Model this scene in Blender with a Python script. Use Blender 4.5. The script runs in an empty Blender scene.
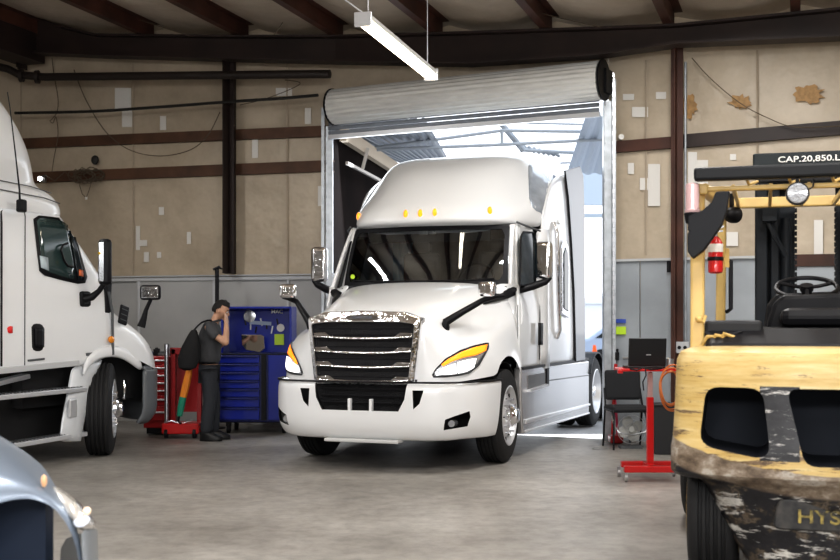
import bpy, bmesh, math, random
from mathutils import Vector, Matrix, Euler
from mathutils.bvhtree import BVHTree
random.seed(7)
C = bpy.context.scene.collection
F, H, YH = 1150.0, 1.5, 322.0      # focal length in pixels, eye height, horizon row
PI = math.pi

# ------------------------------------------------------------------ materials
MATS = {}
def mat(name, col, rough=.5, metal=0., spec=.5, coat=0., emis=None, estr=0., alpha=1., bump=0., bscale=40, var=0., vscale=3., col2=None, trans=0., stretch=(1, 1, 1)):
    if name in MATS: return MATS[name]
    m = bpy.data.materials.new(name); m.use_nodes = True
    nt = m.node_tree; b = nt.nodes['Principled BSDF']
    c = (*col, 1) if len(col) == 3 else col
    b.inputs['Base Color'].default_value = c
    b.inputs['Roughness'].default_value = rough; b.inputs['Metallic'].default_value = metal
    b.inputs['Specular IOR Level'].default_value = spec; b.inputs['Coat Weight'].default_value = coat
    b.inputs['Coat Roughness'].default_value = .05
    b.inputs['Transmission Weight'].default_value = trans
    b.inputs['Alpha'].default_value = alpha
    if emis: b.inputs['Emission Color'].default_value = (*emis, 1); b.inputs['Emission Strength'].default_value = estr
    tc = nt.nodes.new('ShaderNodeTexCoord'); mp = nt.nodes.new('ShaderNodeMapping'); mp.inputs['Scale'].default_value = stretch
    nt.links.new(tc.outputs['Object'], mp.inputs['Vector'])
    n = nt.nodes.new('ShaderNodeTexNoise'); n.inputs['Scale'].default_value = vscale; n.inputs['Detail'].default_value = 6
    nt.links.new(mp.outputs['Vector'], n.inputs['Vector'])
    if var or col2:
        mx = nt.nodes.new('ShaderNodeMix'); mx.data_type = 'RGBA'
        mx.inputs[6].default_value = c
        mx.inputs[7].default_value = (*(col2 or [x * (1 - var) for x in col[:3]]), 1)
        rp = nt.nodes.new('ShaderNodeValToRGB'); rp.color_ramp.elements[0].position = .38; rp.color_ramp.elements[1].position = .65
        nt.links.new(n.outputs['Fac'], rp.inputs['Fac']); nt.links.new(rp.outputs['Color'], mx.inputs[0])
        nt.links.new(mx.outputs[2], b.inputs['Base Color'])
    if bump:
        n2 = nt.nodes.new('ShaderNodeTexNoise'); n2.inputs['Scale'].default_value = bscale; n2.inputs['Detail'].default_value = 4
        nt.links.new(mp.outputs['Vector'], n2.inputs['Vector'])
        bp = nt.nodes.new('ShaderNodeBump'); bp.inputs['Strength'].default_value = bump; bp.inputs['Distance'].default_value = .02
        nt.links.new(n2.outputs['Fac'], bp.inputs['Height']); nt.links.new(bp.outputs['Normal'], b.inputs['Normal'])
    MATS[name] = m; return m

WHITE = mat('white_paint', (.78, .785, .79), .28, coat=.6)
WHITE2 = mat('white_paint_satin', (.82, .83, .84), .35, coat=.4)
SILV = mat('pearl_silver_panel', (.56, .55, .55), .24, metal=.7, coat=.3)
CHROME = mat('chrome', (.93, .93, .95), .11, metal=1, bump=.35, bscale=14)
STEEL = mat('brushed_steel', (.55, .56, .58), .32, metal=1)
ALU = mat('aluminium', (.72, .73, .75), .35, metal=.6)
BLACKP = mat('black_plastic', (.009, .009, .011), .45, spec=.25)
BLACKM = mat('black_mesh', (.012, .012, .014), .6, bump=1., bscale=90)
DARK = mat('dark_void', (.008, .008, .009), .8)
RUBBER = mat('rubber', (.012, .012, .013), .75, bump=.2, bscale=60)
GREYP = mat('grey_plastic', (.10, .105, .11), .6)
GLASSD = mat('tinted_glass', (.012, .018, .022), .08, spec=.25)
AMBER = mat('amber_lens', (1, .35, .02), .2, emis=(1, .28, .01), estr=1.1)
AMBERH = mat('amber_lens_lit', (1, .38, .03), .2, emis=(1, .22, .01), estr=1.15)
AMBERD = mat('amber_lens_off', (.8, .28, .02), .25, coat=.5)
LAMP = mat('headlamp_lit', (1, 1, 1), .2, emis=(1, .98, .96), estr=2.3)
REFL = mat('lamp_reflector', (.58, .60, .63), .22, metal=.7)
BROWN = mat('red_brown_steel', (.085, .032, .02), .55, var=.5, vscale=2)
BROWND = mat('dark_brown_steel', (.030, .017, .014), .55, var=.4, vscale=2)
GIRT = mat('girt_brown', (.115, .055, .03), .6, var=.4, vscale=3)
GALV = mat('galvanised_steel', (.50, .53, .56), .4, metal=.6, var=.25, vscale=8)
WAINS = mat('grey_wainscot', (.45, .45, .445), .55, var=.15, vscale=1.2)
TRIMG = mat('light_grey_trim', (.50, .51, .52), .5)
OFFWHITE = mat('off_white', (.72, .70, .66), .4)
RED = mat('red_paint', (.55, .012, .012), .35, coat=.4)
REDD = mat('red_cabinet_paint', (.30, .01, .012), .35, coat=.3)
BLUE = mat('blue_cabinet_paint', (.005, .02, .28), .3, coat=.4)
BLUED = mat('blue_cabinet_dark', (.004, .010, .10), .35)
ORANGE = mat('orange_rubber', (.55, .16, .04), .5)
YEL = mat('forklift_yellow', (.60, .40, .13), .42, var=.25, vscale=6)
GREENT = mat('green_grip', (.02, .25, .16), .5)
NEON = mat('neon_sticker', (.55, .8, .05), .6)

# ------------------------------------------------------------------ mesh helpers
class MB:
    def __init__(s): s.bm = bmesh.new()
    def _add(s, r, M):
        if M is not None: bmesh.ops.transform(s.bm, matrix=M, verts=r)
    def box(s, c, d, M=None, rot=None):
        r = bmesh.ops.create_cube(s.bm, size=1)['verts']
        T = Matrix.Translation(c) @ (rot.to_matrix().to_4x4() if rot else Matrix()) @ Matrix.Diagonal((*d, 1))
        bmesh.ops.transform(s.bm, matrix=(M @ T) if M else T, verts=r); return s
    def beam(s, a, b, w, h, up=(0, 0, 1)):
        a = Vector(a); b = Vector(b); d = b - a; L = d.length; d.normalize()
        y = Vector(up).cross(d).normalized(); z = d.cross(y)
        R = Matrix((d, y, z)).transposed().to_4x4()
        r = bmesh.ops.create_cube(s.bm, size=1)['verts']
        bmesh.ops.transform(s.bm, matrix=Matrix.Translation((a + b) / 2) @ R @ Matrix.Diagonal((L, w, h, 1)), verts=r); return s
    def cyl(s, a, b, r0, r1=None, n=20, caps=True):
        a = Vector(a); b = Vector(b); d = b - a
        q = d.to_track_quat('Z', 'Y').to_matrix().to_4x4()
        r = bmesh.ops.create_cone(s.bm, cap_ends=caps, segments=n, radius1=r0, radius2=r0 if r1 is None else r1, depth=d.length)['verts']
        bmesh.ops.transform(s.bm, matrix=Matrix.Translation((a + b) / 2) @ q, verts=r); return s
    def sphere(s, c, r, d=(1, 1, 1), n=16):
        v = bmesh.ops.create_uvsphere(s.bm, u_segments=n, v_segments=n // 2 + 2, radius=r)['verts']
        bmesh.ops.transform(s.bm, matrix=Matrix.Translation(c) @ Matrix.Diagonal((*d, 1)), verts=v); return s
    def tube(s, pts, r, n=8, closed=False):
        pts = [Vector(p) for p in pts]; N = len(pts); rings = []
        up = Vector((0, 0, 1)); pn = None
        for i, p in enumerate(pts):
            if closed: t = pts[(i + 1) % N] - pts[i - 1]
            else: t = pts[min(i + 1, N - 1)] - pts[max(i - 1, 0)]
            t.normalize()
            if pn is None:
                pn = t.cross(up)
                if pn.length < .1: pn = t.cross(Vector((1, 0, 0)))
            pn = (pn - t * pn.dot(t)).normalized(); bn = t.cross(pn)
            rr = r[i] if isinstance(r, (list, tuple)) else r
            rings.append([s.bm.verts.new(p + (pn * math.cos(2 * PI * k / n) + bn * math.sin(2 * PI * k / n)) * rr) for k in range(n)])
        for i in range(N if closed else N - 1):
            A = rings[i]; B = rings[(i + 1) % N]
            for k in range(n): s.bm.faces.new((A[k], A[(k + 1) % n], B[(k + 1) % n], B[k]))
        if not closed:
            s.bm.faces.new(rings[0][::-1]); s.bm.faces.new(rings[-1])
        return s
    def lathe(s, prof, axis='X', c=(0, 0, 0), n=40, M=None, caps=True):
        # prof: (a along axis, r)
        rings = []; vs = []
        for a, r in prof:
            ring = []
            for k in range(n):
                t = 2 * PI * k / n
                p = {'X': (a, r * math.cos(t), r * math.sin(t)), 'Y': (r * math.cos(t), a, r * math.sin(t)), 'Z': (r * math.cos(t), r * math.sin(t), a)}[axis]
                v = s.bm.verts.new(Vector(p) + Vector(c)); ring.append(v); vs.append(v)
            rings.append(ring)
        for A, B in zip(rings, rings[1:]):
            for k in range(n): s.bm.faces.new((A[k], A[(k + 1) % n], B[(k + 1) % n], B[k]))
        if caps: s.bm.faces.new(rings[0][::-1]); s.bm.faces.new(rings[-1])
        if M: bmesh.ops.transform(s.bm, matrix=M, verts=vs)
        return s
    def grid(s, rows, mirror=False, flip=False):
        V = [[s.bm.verts.new(p) for p in r] for r in rows]
        for i in range(len(V) - 1):
            for j in range(len(V[0]) - 1):
                q = (V[i][j], V[i][j + 1], V[i + 1][j + 1], V[i + 1][j])
                try: s.bm.faces.new(q[::-1] if flip else q)
                except ValueError: pass
        if mirror: s.grid([[(-p[0], p[1], p[2]) for p in r] for r in rows], False, not flip)
        return s
    def prism(s, poly, a, b, axis='Y', M=None):
        def P(u, v, w): return {'Y': (u, w, v), 'X': (w, u, v), 'Z': (u, v, w)}[axis]
        A = [s.bm.verts.new(P(u, v, a)) for u, v in poly]; B = [s.bm.verts.new(P(u, v, b)) for u, v in poly]
        n = len(poly)
        s.bm.faces.new(A[::-1]); s.bm.faces.new(B)
        for k in range(n): s.bm.faces.new((A[k], A[(k + 1) % n], B[(k + 1) % n], B[k]))
        if M: bmesh.ops.transform(s.bm, matrix=M, verts=A + B)
        return s
    def build(s, name, m=None, parent=None, smooth=False, bevel=0, sub=0, solid=0, merge=0.0005, crease=False):
        if merge: bmesh.ops.remove_doubles(s.bm, verts=s.bm.verts, dist=merge)
        bmesh.ops.recalc_face_normals(s.bm, faces=s.bm.faces)
        me = bpy.data.meshes.new(name); s.bm.to_mesh(me); s.bm.free()
        o = bpy.data.objects.new(name, me); C.objects.link(o)
        if m: me.materials.append(m)
        if parent: o.parent = parent
        if smooth or sub:
            for p in me.polygons: p.use_smooth = True
        if bevel:
            b = o.modifiers.new('b', 'BEVEL'); b.width = bevel; b.segments = 2; b.limit_method = 'ANGLE'
        if sub:
            b = o.modifiers.new('s', 'SUBSURF'); b.levels = sub; b.render_levels = sub
        if solid:
            b = o.modifiers.new('so', 'SOLIDIFY'); b.thickness = solid; b.offset = -1
        if smooth and not sub:
            try: me.set_sharp_from_angle(angle=math.radians(38))
            except Exception: pass
        return o
def bake(o):
    dg = bpy.context.evaluated_depsgraph_get(); dg.update()
    me = bpy.data.meshes.new_from_object(o.evaluated_get(dg)); o.modifiers.clear(); o.data = me; return o
def cut(o, cutters):
    for c in cutters:
        b = o.modifiers.new('c', 'BOOLEAN'); b.operation = 'DIFFERENCE'; b.solver = 'EXACT'; b.object = c
        if c.data.materials and c.data.materials[0].name not in [m.name for m in o.data.materials]: o.data.materials.append(c.data.materials[0])
        bpy.context.view_layer.update(); bake(o)
        bpy.data.objects.remove(c)
    return o
def tag(o, label=None, cat=None, group=None, kind=None):
    if label: o['label'] = label
    if cat: o['category'] = cat
    if group: o['group'] = group
    if kind: o['kind'] = kind
    return o
def thing(name, loc, rz, label, cat, group=None):
    o = bpy.data.objects.new(name, None); C.objects.link(o); o.location = loc; o.rotation_euler = (0, 0, rz)
    o.empty_display_size = .1
    return tag(o, label, cat, group)
def struct(o): o['kind'] = 'structure'; return o
def copy_tree(o, parent=None):
    c = o.copy(); C.objects.link(c)
    if parent: c.parent = parent
    for ch in list(o.children): copy_tree(ch, c)
    return c
def text(name, s, size, M, m, parent=None, ext=.004, sx=1.):
    cu = bpy.data.curves.new(name, 'FONT'); cu.body = s; cu.size = size; cu.extrude = ext; cu.align_x = 'CENTER'; cu.align_y = 'CENTER'; cu.offset = size * .012
    t = bpy.data.objects.new('tmp', cu); C.objects.link(t); bpy.context.view_layer.update()
    me = bpy.data.meshes.new_from_object(t); bpy.data.objects.remove(t)
    me.transform(M @ Matrix.Diagonal((sx, 1, 1, 1))); me.materials.clear(); me.materials.append(m)
    o = bpy.data.objects.new(name, me); C.objects.link(o)
    if parent: o.parent = parent
    return o

# a point seen at pixel (px,py) at world depth Y; used to measure the photograph while laying the room out
def W(px, py, Y): return Vector(((px - 420) / F * Y, Y, H + (YH - py) / F * Y))
JL = Vector((-1.2, 16.55)); JR = Vector((2.37, 14.74))
def plane_pt(px, py, P, tn, off):
    k = (px - 420) / F
    n = Vector((tn, 1)).normalized(); Q = P - n * off
    # line Q + t*(1,-tn) ; X = k*Y
    t = (k * Q.y - Q.x) / (1 + k * tn); Y = Q.y - tn * t
    return W(px, py, Y)
def WR(px, py, off=0.): return plane_pt(px, py, JR, .507, off)
def WL(px, py, off=0.): return plane_pt(px, py, JL, .30, off)
def WW(px, py, off=0.): return WL(px, py, off) if px < 336 else WR(px, py, off)

class Frame:
    def __init__(s, ax, ay, th): s.M = Matrix.Translation((ax, ay, 0)) @ Matrix.Rotation(-th, 4, 'Z'); s.I = s.M.inverted(); s.loc = (ax, ay, 0); s.th = th
    def ray(s, px, py):
        o = s.I @ Vector((0, 0, H)); d = (s.I.to_3x3() @ Vector(((px - 420) / F, 1, (YH - py) / F))).normalized(); return o, d
    def atx(s, px, py, x): o, d = s.ray(px, py); return o + d * ((x - o.x) / d.x)
    def aty(s, px, py, y): o, d = s.ray(px, py); return o + d * ((y - o.y) / d.y)
    def hit(s, bvh, px, py, off=.004):
        o, d = s.ray(px, py); p, n, i, t = bvh.ray_cast(o, d)
        if p is None: return None
        if n.dot(d) > 0: n = -n
        return p + n * off
def bvh_of(o):
    bpy.context.view_layer.update(); dg = bpy.context.evaluated_depsgraph_get()
    bm = bmesh.new(); bm.from_mesh(o.evaluated_get(dg).to_mesh()); b = BVHTree.FromBMesh(bm); bm.free(); return b
def samp(ch, t):
    L = [0]
    for a, b in zip(ch, ch[1:]): L.append(L[-1] + math.hypot(b[0] - a[0], b[1] - a[1]))
    d = t * L[-1]
    for i in range(len(ch) - 1):
        if d <= L[i + 1] + 1e-9:
            u = (d - L[i]) / max(L[i + 1] - L[i], 1e-9); return tuple(ch[i][k] + (ch[i + 1][k] - ch[i][k]) * u for k in range(len(ch[i])))
    return ch[-1]
def patch_pts(fr, bvh, top, bot, nu=12, nv=5, off=.004):
    rows = []
    last = None
    for j in range(nv + 1):
        r = []
        for i in range(nu + 1):
            a = samp(top, i / nu); b = samp(bot, i / nu); v = j / nv
            p = fr.hit(bvh, a[0] + (b[0] - a[0]) * v, a[1] + (b[1] - a[1]) * v, off)
            if p is None:
                o_, d_ = fr.ray(a[0] + (b[0] - a[0]) * v, a[1] + (b[1] - a[1]) * v)
                q = o_ + d_ * ((last - o_).dot(d_) if last else 12.6); p = bvh.find_nearest(q)[0]
            last = p; r.append(p)
        rows.append(r)
    return rows
def mir(rows): return [[Vector((-p.x, p.y, p.z)) for p in r] for r in rows]

# ------------------------------------------------------------------ room
def wall_mat(name, base, dark):
    m = bpy.data.materials.new(name); m.use_nodes = True; nt = m.node_tree; b = nt.nodes['Principled BSDF']; b.inputs['Roughness'].default_value = .42
    tc = nt.nodes.new('ShaderNodeTexCoord')
    n = nt.nodes.new('ShaderNodeTexNoise'); n.inputs['Scale'].default_value = .9; n.inputs['Detail'].default_value = 8; n.inputs['Roughness'].default_value = .65
    rp = nt.nodes.new('ShaderNodeValToRGB'); rp.color_ramp.elements[0].position = .3; rp.color_ramp.elements[0].color = (*dark, 1)
    rp.color_ramp.elements[1].position = .6; rp.color_ramp.elements[1].color = (*base, 1)
    nt.links.new(tc.outputs['Object'], n.inputs['Vector']); nt.links.new(n.outputs['Fac'], rp.inputs['Fac']); nt.links.new(rp.outputs['Color'], b.inputs['Base Color'])
    n2 = nt.nodes.new('ShaderNodeTexNoise'); n2.inputs['Scale'].default_value = 2.2; n2.inputs['Detail'].default_value = 3
    nt.links.new(tc.outputs['Object'], n2.inputs['Vector'])
    bp = nt.nodes.new('ShaderNodeBump'); bp.inputs['Strength'].default_value = .5; bp.inputs['Distance'].default_value = .08
    nt.links.new(n2.outputs['Fac'], bp.inputs['Height']); nt.links.new(bp.outputs['Normal'], b.inputs['Normal'])
    return m
INS = wall_mat('vinyl_insulation', (.53, .45, .345), (.38, .315, .235))
CEIL = wall_mat('ceiling_insulation', (.52, .45, .37), (.38, .32, .25))

# floor: polished worn concrete
def floor_mat():
    m = bpy.data.materials.new('concrete'); m.use_nodes = True; nt = m.node_tree; b = nt.nodes['Principled BSDF']
    tc = nt.nodes.new('ShaderNodeTexCoord')
    def noise(sc, det, rg=.6):
        n = nt.nodes.new('ShaderNodeTexNoise'); n.inputs['Scale'].default_value = sc; n.inputs['Detail'].default_value = det; n.inputs['Roughness'].default_value = rg
        nt.links.new(tc.outputs['Object'], n.inputs['Vector']); return n
    n = noise(.55, 9, .62); rp = nt.nodes.new('ShaderNodeValToRGB')
    e = rp.color_ramp.elements; e[0].position = .3; e[0].color = (.20, .185, .165, 1); e[1].position = .7; e[1].color = (.42, .40, .37, 1)
    k = rp.color_ramp.elements.new(.5); k.color = (.31, .29, .265, 1)
    nt.links.new(n.outputs['Fac'], rp.inputs['Fac'])
    n2 = noise(7, 6, .7); r2 = nt.nodes.new('ShaderNodeValToRGB'); r2.color_ramp.elements[0].position = .35; r2.color_ramp.elements[0].color = (.72, .72, .72, 1); r2.color_ramp.elements[1].position = .6; r2.color_ramp.elements[1].color = (1, 1, 1, 1)
    nt.links.new(n2.outputs['Fac'], r2.inputs['Fac'])
    mx = nt.nodes.new('ShaderNodeMix'); mx.data_type = 'RGBA'; mx.blend_type = 'MULTIPLY'; mx.inputs[0].default_value = 1
    nt.links.new(rp.outputs['Color'], mx.inputs[6]); nt.links.new(r2.outputs['Color'], mx.inputs[7]); nt.links.new(mx.outputs[2], b.inputs['Base Color'])
    r3 = nt.nodes.new('ShaderNodeMapRange'); r3.inputs[3].default_value = .28; r3.inputs[4].default_value = .6
    n3 = noise(.8, 5); nt.links.new(n3.outputs['Fac'], r3.inputs[0]); nt.links.new(r3.outputs[0], b.inputs['Roughness'])
    bp = nt.nodes.new('ShaderNodeBump'); bp.inputs['Strength'].default_value = .12; bp.inputs['Distance'].default_value = .01
    nt.links.new(n2.outputs['Fac'], bp.inputs['Height']); nt.links.new(bp.outputs['Normal'], b.inputs['Normal'])
    return m
fl = MB().grid([[(-14, -9, 0), (12, -9, 0)], [(-14, 24, 0), (12, 24, 0)]]).build('floor', floor_mat()); struct(fl)
asph = mat('pale_yard_concrete', (.42, .42, .43), .7, var=.15, vscale=1.5, bump=.1)
gy = MB().grid([[(-60, 15.5, -.012), (80, 15.5, -.012)], [(-60, 120, -.012), (80, 120, -.012)]]).build('yard_ground', asph); struct(gy)
# inner slab ends at door line: recut floor to wall line
me = fl.data; me.clear_geometry()
bm = bmesh.new(); vs = [bm.verts.new(p) for p in [(-14, -9, 0), (14, -9, 0), (14, 8.84, 0), (2.37, 14.74, 0), (-1.2, 16.55, 0), (-14, 20.39, 0)]]; bm.faces.new(vs); bm.to_mesh(me); bm.free(); me.materials.append(MATS.get('x') or bpy.data.materials['concrete']) if not me.materials else None

def wallgrid(name, A, B, z0, z1, m, nx=60, nz=12, bays=None):
    A = Vector(A); B = Vector(B); rows = []
    n = Vector((-(B - A).y, (B - A).x)).normalized()
    if n.y > 0: n = -n
    for j in range(nz + 1):
        r = []
        for i in range(nx + 1):
            t = i / nx; v = j / nz; p = A.lerp(B, t)
            q = p + n * (.035 * abs(math.sin(v * (z1 - z0) * PI / 1.45)) * (1 if z1 - z0 > 1 else 0))
            r.append((q.x, q.y, z0 + (z1 - z0) * v))
        rows.append(r)
    return struct(MB().grid(rows).build(name, m, smooth=True))
TOPZ = 5.62
wallgrid('wall_left', (-14, JL.y + .3 * 12.8), (-1.27, JL.y + .02), 0, 6.3, INS)
wallgrid('wall_right', (JR.x + .05, JR.y - .02), (JR.x + 11, JR.y - .507 * 11), 0, 6.3, INS)
wallgrid('wall_above_door', (JL.x - .07, JL.y + .02), (JR.x + .05, JR.y - .02), 4.35, 6.3, INS)
PLAIN = mat('shop_far_wall', (.36, .32, .27), .7)
for nm, a, b in [('wall_side_left', (-14, -9), (-14, 20.4)), ('wall_side_right', (13.3, -9), (13.3, 9.2))]:
    struct(MB().grid([[(*a, 0), (*b, 0)], [(*a, 6.3), (*b, 6.3)]]).build(nm, PLAIN))
wr = MB()
for x0, x1, z0, z1 in [(-14, -1.5, 0, 6.3), (-1.5, 3.5, 4.2, 6.3), (3.5, 5, 0, 6.3), (5, 10, 4.2, 6.3), (10, 14, 0, 6.3)]:
    wr.grid([[(x0, -9, z0), (x1, -9, z0)], [(x0, -9, z1), (x1, -9, z1)]])
struct(wr.build('wall_rear', PLAIN))

# eave beam (dark steel) following the top of the back wall
BT = [(-60, -20, 50), (10, 5, 54), (60, 26, 55), (100, 35.5, 57), (230, 37, 60.5), (336, 37, 63), (470, 33.5, 65.5), (600, 29, 57), (678, 26, 46), (840, 10, 39), (900, 4, 35)]
bt = [WW(x, a, .5) for x, a, b in BT]; bb = [WW(x, b, .5) for x, a, b in BT]
m = MB()
fd = Vector((-.3, -.95, 0)).normalized()
rows = [[p - fd * .02 for p in bt], [p + fd * .14 for p in bt], [p + fd * .14 - Vector((0, 0, .03)) for p in bt], [p + fd * .02 - Vector((0, 0, .03)) for p in bt],
        [p + fd * .02 + Vector((0, 0, .03)) for p in bb], [p + fd * .14 + Vector((0, 0, .03)) for p in bb], [p + fd * .14 for p in bb], [p - fd * .12 for p in bb], [p - fd * .12 + Vector((0,0,.03)) for p in bb]]
m.grid(rows); struct(m.build('eave_beam', BROWND, solid=.012))
# ceiling insulation sagging between purlins
PX = [(-170, 33), (-60, 33), (40, 34), (150, 36), (245, 36.5), (340, 36.5), (440, 34), (550, 30), (673, 26), (800, 14), (930, 0)]
pt0 = [WW(x, y, .45) for x, y in PX]
pdir = Vector((-.33, -1, 0)).normalized()
rows = []
for j in range(3):
    rows_j = []
    for i in range(len(pt0) - 1):
        for k in range(8):
            t = k / 8; p = pt0[i].lerp(pt0[i + 1], t) + pdir * (j * 13.0 - .7)
            sag = -.13 * math.sin(PI * t)
            rows_j.append(p + Vector((0, 0, .22 + sag)))
    rows_j = [rows_j[0] + Vector((-6, 0, 0))] + rows_j + [rows_j[-1] + Vector((9, 0, 0))]
    rows.append(rows_j)
struct(MB().grid(rows).build('ceiling', CEIL, smooth=True))
for i, p in enumerate(pt0):
    a = p - pdir * .1; b = p + pdir * 24
    m = MB(); side = Vector((pdir.y, -pdir.x, 0))
    m.beam(a + Vector((0, 0, .09)), b + Vector((0, 0, .09)), .012, .2)
    m.beam(a + Vector((0, 0, .0)) + side * .05, b + side * .05, .11, .012); m.beam(a + Vector((0, 0, .19)) - side * .05, b + Vector((0, 0, .19)) - side * .05, .11, .012)
    struct(m.build('ceiling_purlin', BROWN))
a = WW(20, 44, .6); struct(MB().beam(a - pdir * .3, a + pdir * 6, .45, .5).build('roof_rafter', BROWND))
# columns
def column(x0, x1, ytop, ybot, fn, off, mt, name='steel_column'):
    m = MB(); a0 = fn(x0, ytop, off); a1 = fn(x1, ytop, off); zb = fn(x0, ybot, off).z
    c = (a0 + a1) / 2; w = (a1 - a0).length; d = (a1 - a0).normalized(); n = Vector((d.y, -d.x, 0)); 
    for k in (0, 1): 
        q = c + n * (k * .16) 
        m.beam(Vector((q.x, q.y, zb)), Vector((q.x, q.y, a0.z)), .012, w, up=n)
    q = c + n * .08; m.beam(Vector((q.x, q.y, zb)), Vector((q.x, q.y, a0.z)), .15, .012, up=n)
    return struct(m.build(name, mt))
column(223.5, 240, 50, 274, WL, .22, BROWND)
column(674, 683.5, 40, 420, WR, .2, BROWN)
column(22, 28, 55, 70, WL, .3, BROWND, 'pipe_hanger_post')
# girts
def girt(pa, pb, h, fn, off=.1, name='wall_girt', mt=GIRT):
    a = fn(*pa, off); b = fn(*pb, off); m = MB(); m.beam(a, b, .012, h); m.beam(a + Vector((0, .05, h / 2)), b + Vector((0, .05, h / 2)), .1, .012); m.beam(a + Vector((0, .05, -h / 2)), b + Vector((0, .05, -h / 2)), .1, .012)
    return struct(m.build(name, mt))
girt((5, 144), (333, 130.5), .14, WL); girt((5, 178.5), (333, 165.5), .15, WL)
girt((612, 147), (675, 142), .13, WR, mt=BROWN); girt((683, 141), (900, 122.5), .15, WR, mt=BROWND)
girt((765, 261), (900, 259), .13, WR, mt=BROWN)
# wainscot panels and rails
def quad(ptsA, name, mt, th=.02):
    m = MB(); V = [m.bm.verts.new(p) for p in ptsA]; m.bm.faces.new(V); return m.build(name, mt, solid=th)
xs = [20, 139, 214, 288, 334]
for a, b in zip(xs, xs[1:]):
    A = WL(a + .8, 278, .07); B = WL(b - .8, 276.5, .07)
    A.z = B.z = 2.12; 
    struct(quad([A, B, Vector((B.x, B.y, 0)), Vector((A.x, A.y, 0))], 'wainscot_panel', WAINS))
for px in xs[1:4]:
    A = WL(px, 276, .1); m = MB().beam((A.x, A.y, 0), (A.x, A.y, 2.13), .03, .035, up=(1, 0, 0)); struct(m.build('wainscot_batten', TRIMG))
a = WL(15, 280, .1); b = WL(334, 276, .1); a.z = b.z = 2.14
struct(MB().beam(a, b, .04, .05).beam(a + Vector((0, 0, .045)), b + Vector((0, 0, .045)), .09, .02).build('wainscot_cap', TRIMG))
xr = [612, 640, 675, 722, 763, 860]
for a_, b_ in zip(xr, xr[1:]):
    A = WR(a_ + .5, 260, .06); B = WR(b_ - .5, 260, .06); A.z = B.z = 2.27
    struct(quad([A, B, Vector((B.x, B.y, 0)), Vector((A.x, A.y, 0))], 'wainscot_panel', mat('grey_wainscot_bluish', (.37, .40, .43), .5, var=.2, vscale=1.5)))
a = WR(612, 262, .09); b = WR(763, 262, .09); a.z = b.z = 2.28
struct(MB().beam(a, b, .03, .03).build('wainscot_cap', TRIMG))
# insulation seams
for fn, px, y0, y1 in [(WL, 133, 64, 275), (WL, 287, 64, 275), (WR, 646, 60, 255), (WR, 757, 50, 250), (WL, 21, 64, 275)]:
    A = fn(px, y0, .055); B = fn(px, y1, .055); B.x = A.x; B.y = A.y
    struct(MB().beam(A, B, .012, .02, up=(1, 0, 0)).build('insulation_seam', mat('seam', (.40, .33, .25), .6)))
# tape patches, painted light patches, stains
def wpatch(fn, x0, y0, x1, y1, mt, name='tape_and_light_patch', off=.045):
    A = fn((x0 + x1) / 2, (y0 + y1) / 2, off); P = []
    for x, y in [(x0, y0), (x1, y0), (x1, y1), (x0, y1)]: P.append(fn(x, y, off))
    return struct(quad(P, name, mt, .003))
for r in [(115, 88, 131, 110), (122, 110, 132, 127), (160, 116, 166, 130), (159, 207, 164, 215), (136, 226, 140, 250), (187, 232, 191, 244), (144, 252, 149, 262), (138, 240, 147, 246), (305, 108, 311, 124), (276, 88, 292, 96), (252, 136, 258, 158), (318, 186, 324, 206), (157, 252, 161, 258)]: wpatch(WL, *r, OFFWHITE)  # first three squares paint reflected window light, the others are tape
for r in [(623, 94, 634, 100), (632, 107, 648, 117), (656, 92, 666, 99), (648, 164, 660, 206), (688, 152, 697, 190), (640, 178, 652, 190), (730, 154, 736, 160), (690, 160, 708, 195), (814, 220, 823, 256), (724, 232, 738, 246), (628, 163, 634, 174)]: wpatch(WR, *r, OFFWHITE)
STAIN = mat('glue_stain', (.42, .25, .10), .6, var=.3, vscale=20)
for cx, cy, rx, ry in [(741, 102.5, 12, 7), (808, 95, 15, 9.5), (689, 107, 8, 11)]:
    m = MB(); N = 26; vs = []
    for k in range(N):
        t = 2 * PI * k / N; q = 1 + random.uniform(-.35, .3); vs.append(m.bm.verts.new(WR(cx + rx * q * math.cos(t), cy + ry * q * math.sin(t), .05)))
    m.bm.faces.new(vs); struct(m.build('insulation_stain', STAIN, solid=.003))

# ------------------------------------------------------------------ roll-up door
dl = (JR - JL).normalized(); dl3 = Vector((dl.x, dl.y, 0)); dn3 = Vector((dl.y, -dl.x, 0))
jl3 = Vector((JL.x, JL.y, 0)); jr3 = Vector((JR.x, JR.y, 0))
dr = thing('roll_up_door', jl3 + dl3 * 2, 0, 'open corrugated roll-up door coiled above the doorway behind the white truck', 'door')
def rel(v): return Vector(v) - dr.location
A = WL(334, 110, .38); B = WR(601.5, 90, .38); A.z = 4.52; B.z = 4.52
ax = (B - A).normalized(); L = (B - A).length; q = ax.to_track_quat('Z', 'Y').to_matrix().to_4x4()
m = MB(); prof = []; n = 96; rings = []
for a in (0, L):
    ring = []
    for k in range(n):
        t = 2 * PI * k / n; r = .242 + .005 * math.sin(k * PI / 2.0 + .4)
        ring.append(m.bm.verts.new(rel(Matrix.Translation(A) @ q @ Vector((r * math.cos(t), r * math.sin(t), a)))))
    rings.append(ring)
for k in range(n): m.bm.faces.new((rings[0][k], rings[0][(k + 1) % n], rings[1][(k + 1) % n], rings[1][k]))
m.bm.faces.new(rings[0]); m.bm.faces.new(rings[1][::-1])
m.build('curtain_coil', mat('door_curtain', (.80, .80, .77), .42, metal=.15, var=.12, vscale=4, stretch=(1, 1, 8)), dr, smooth=False)
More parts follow.
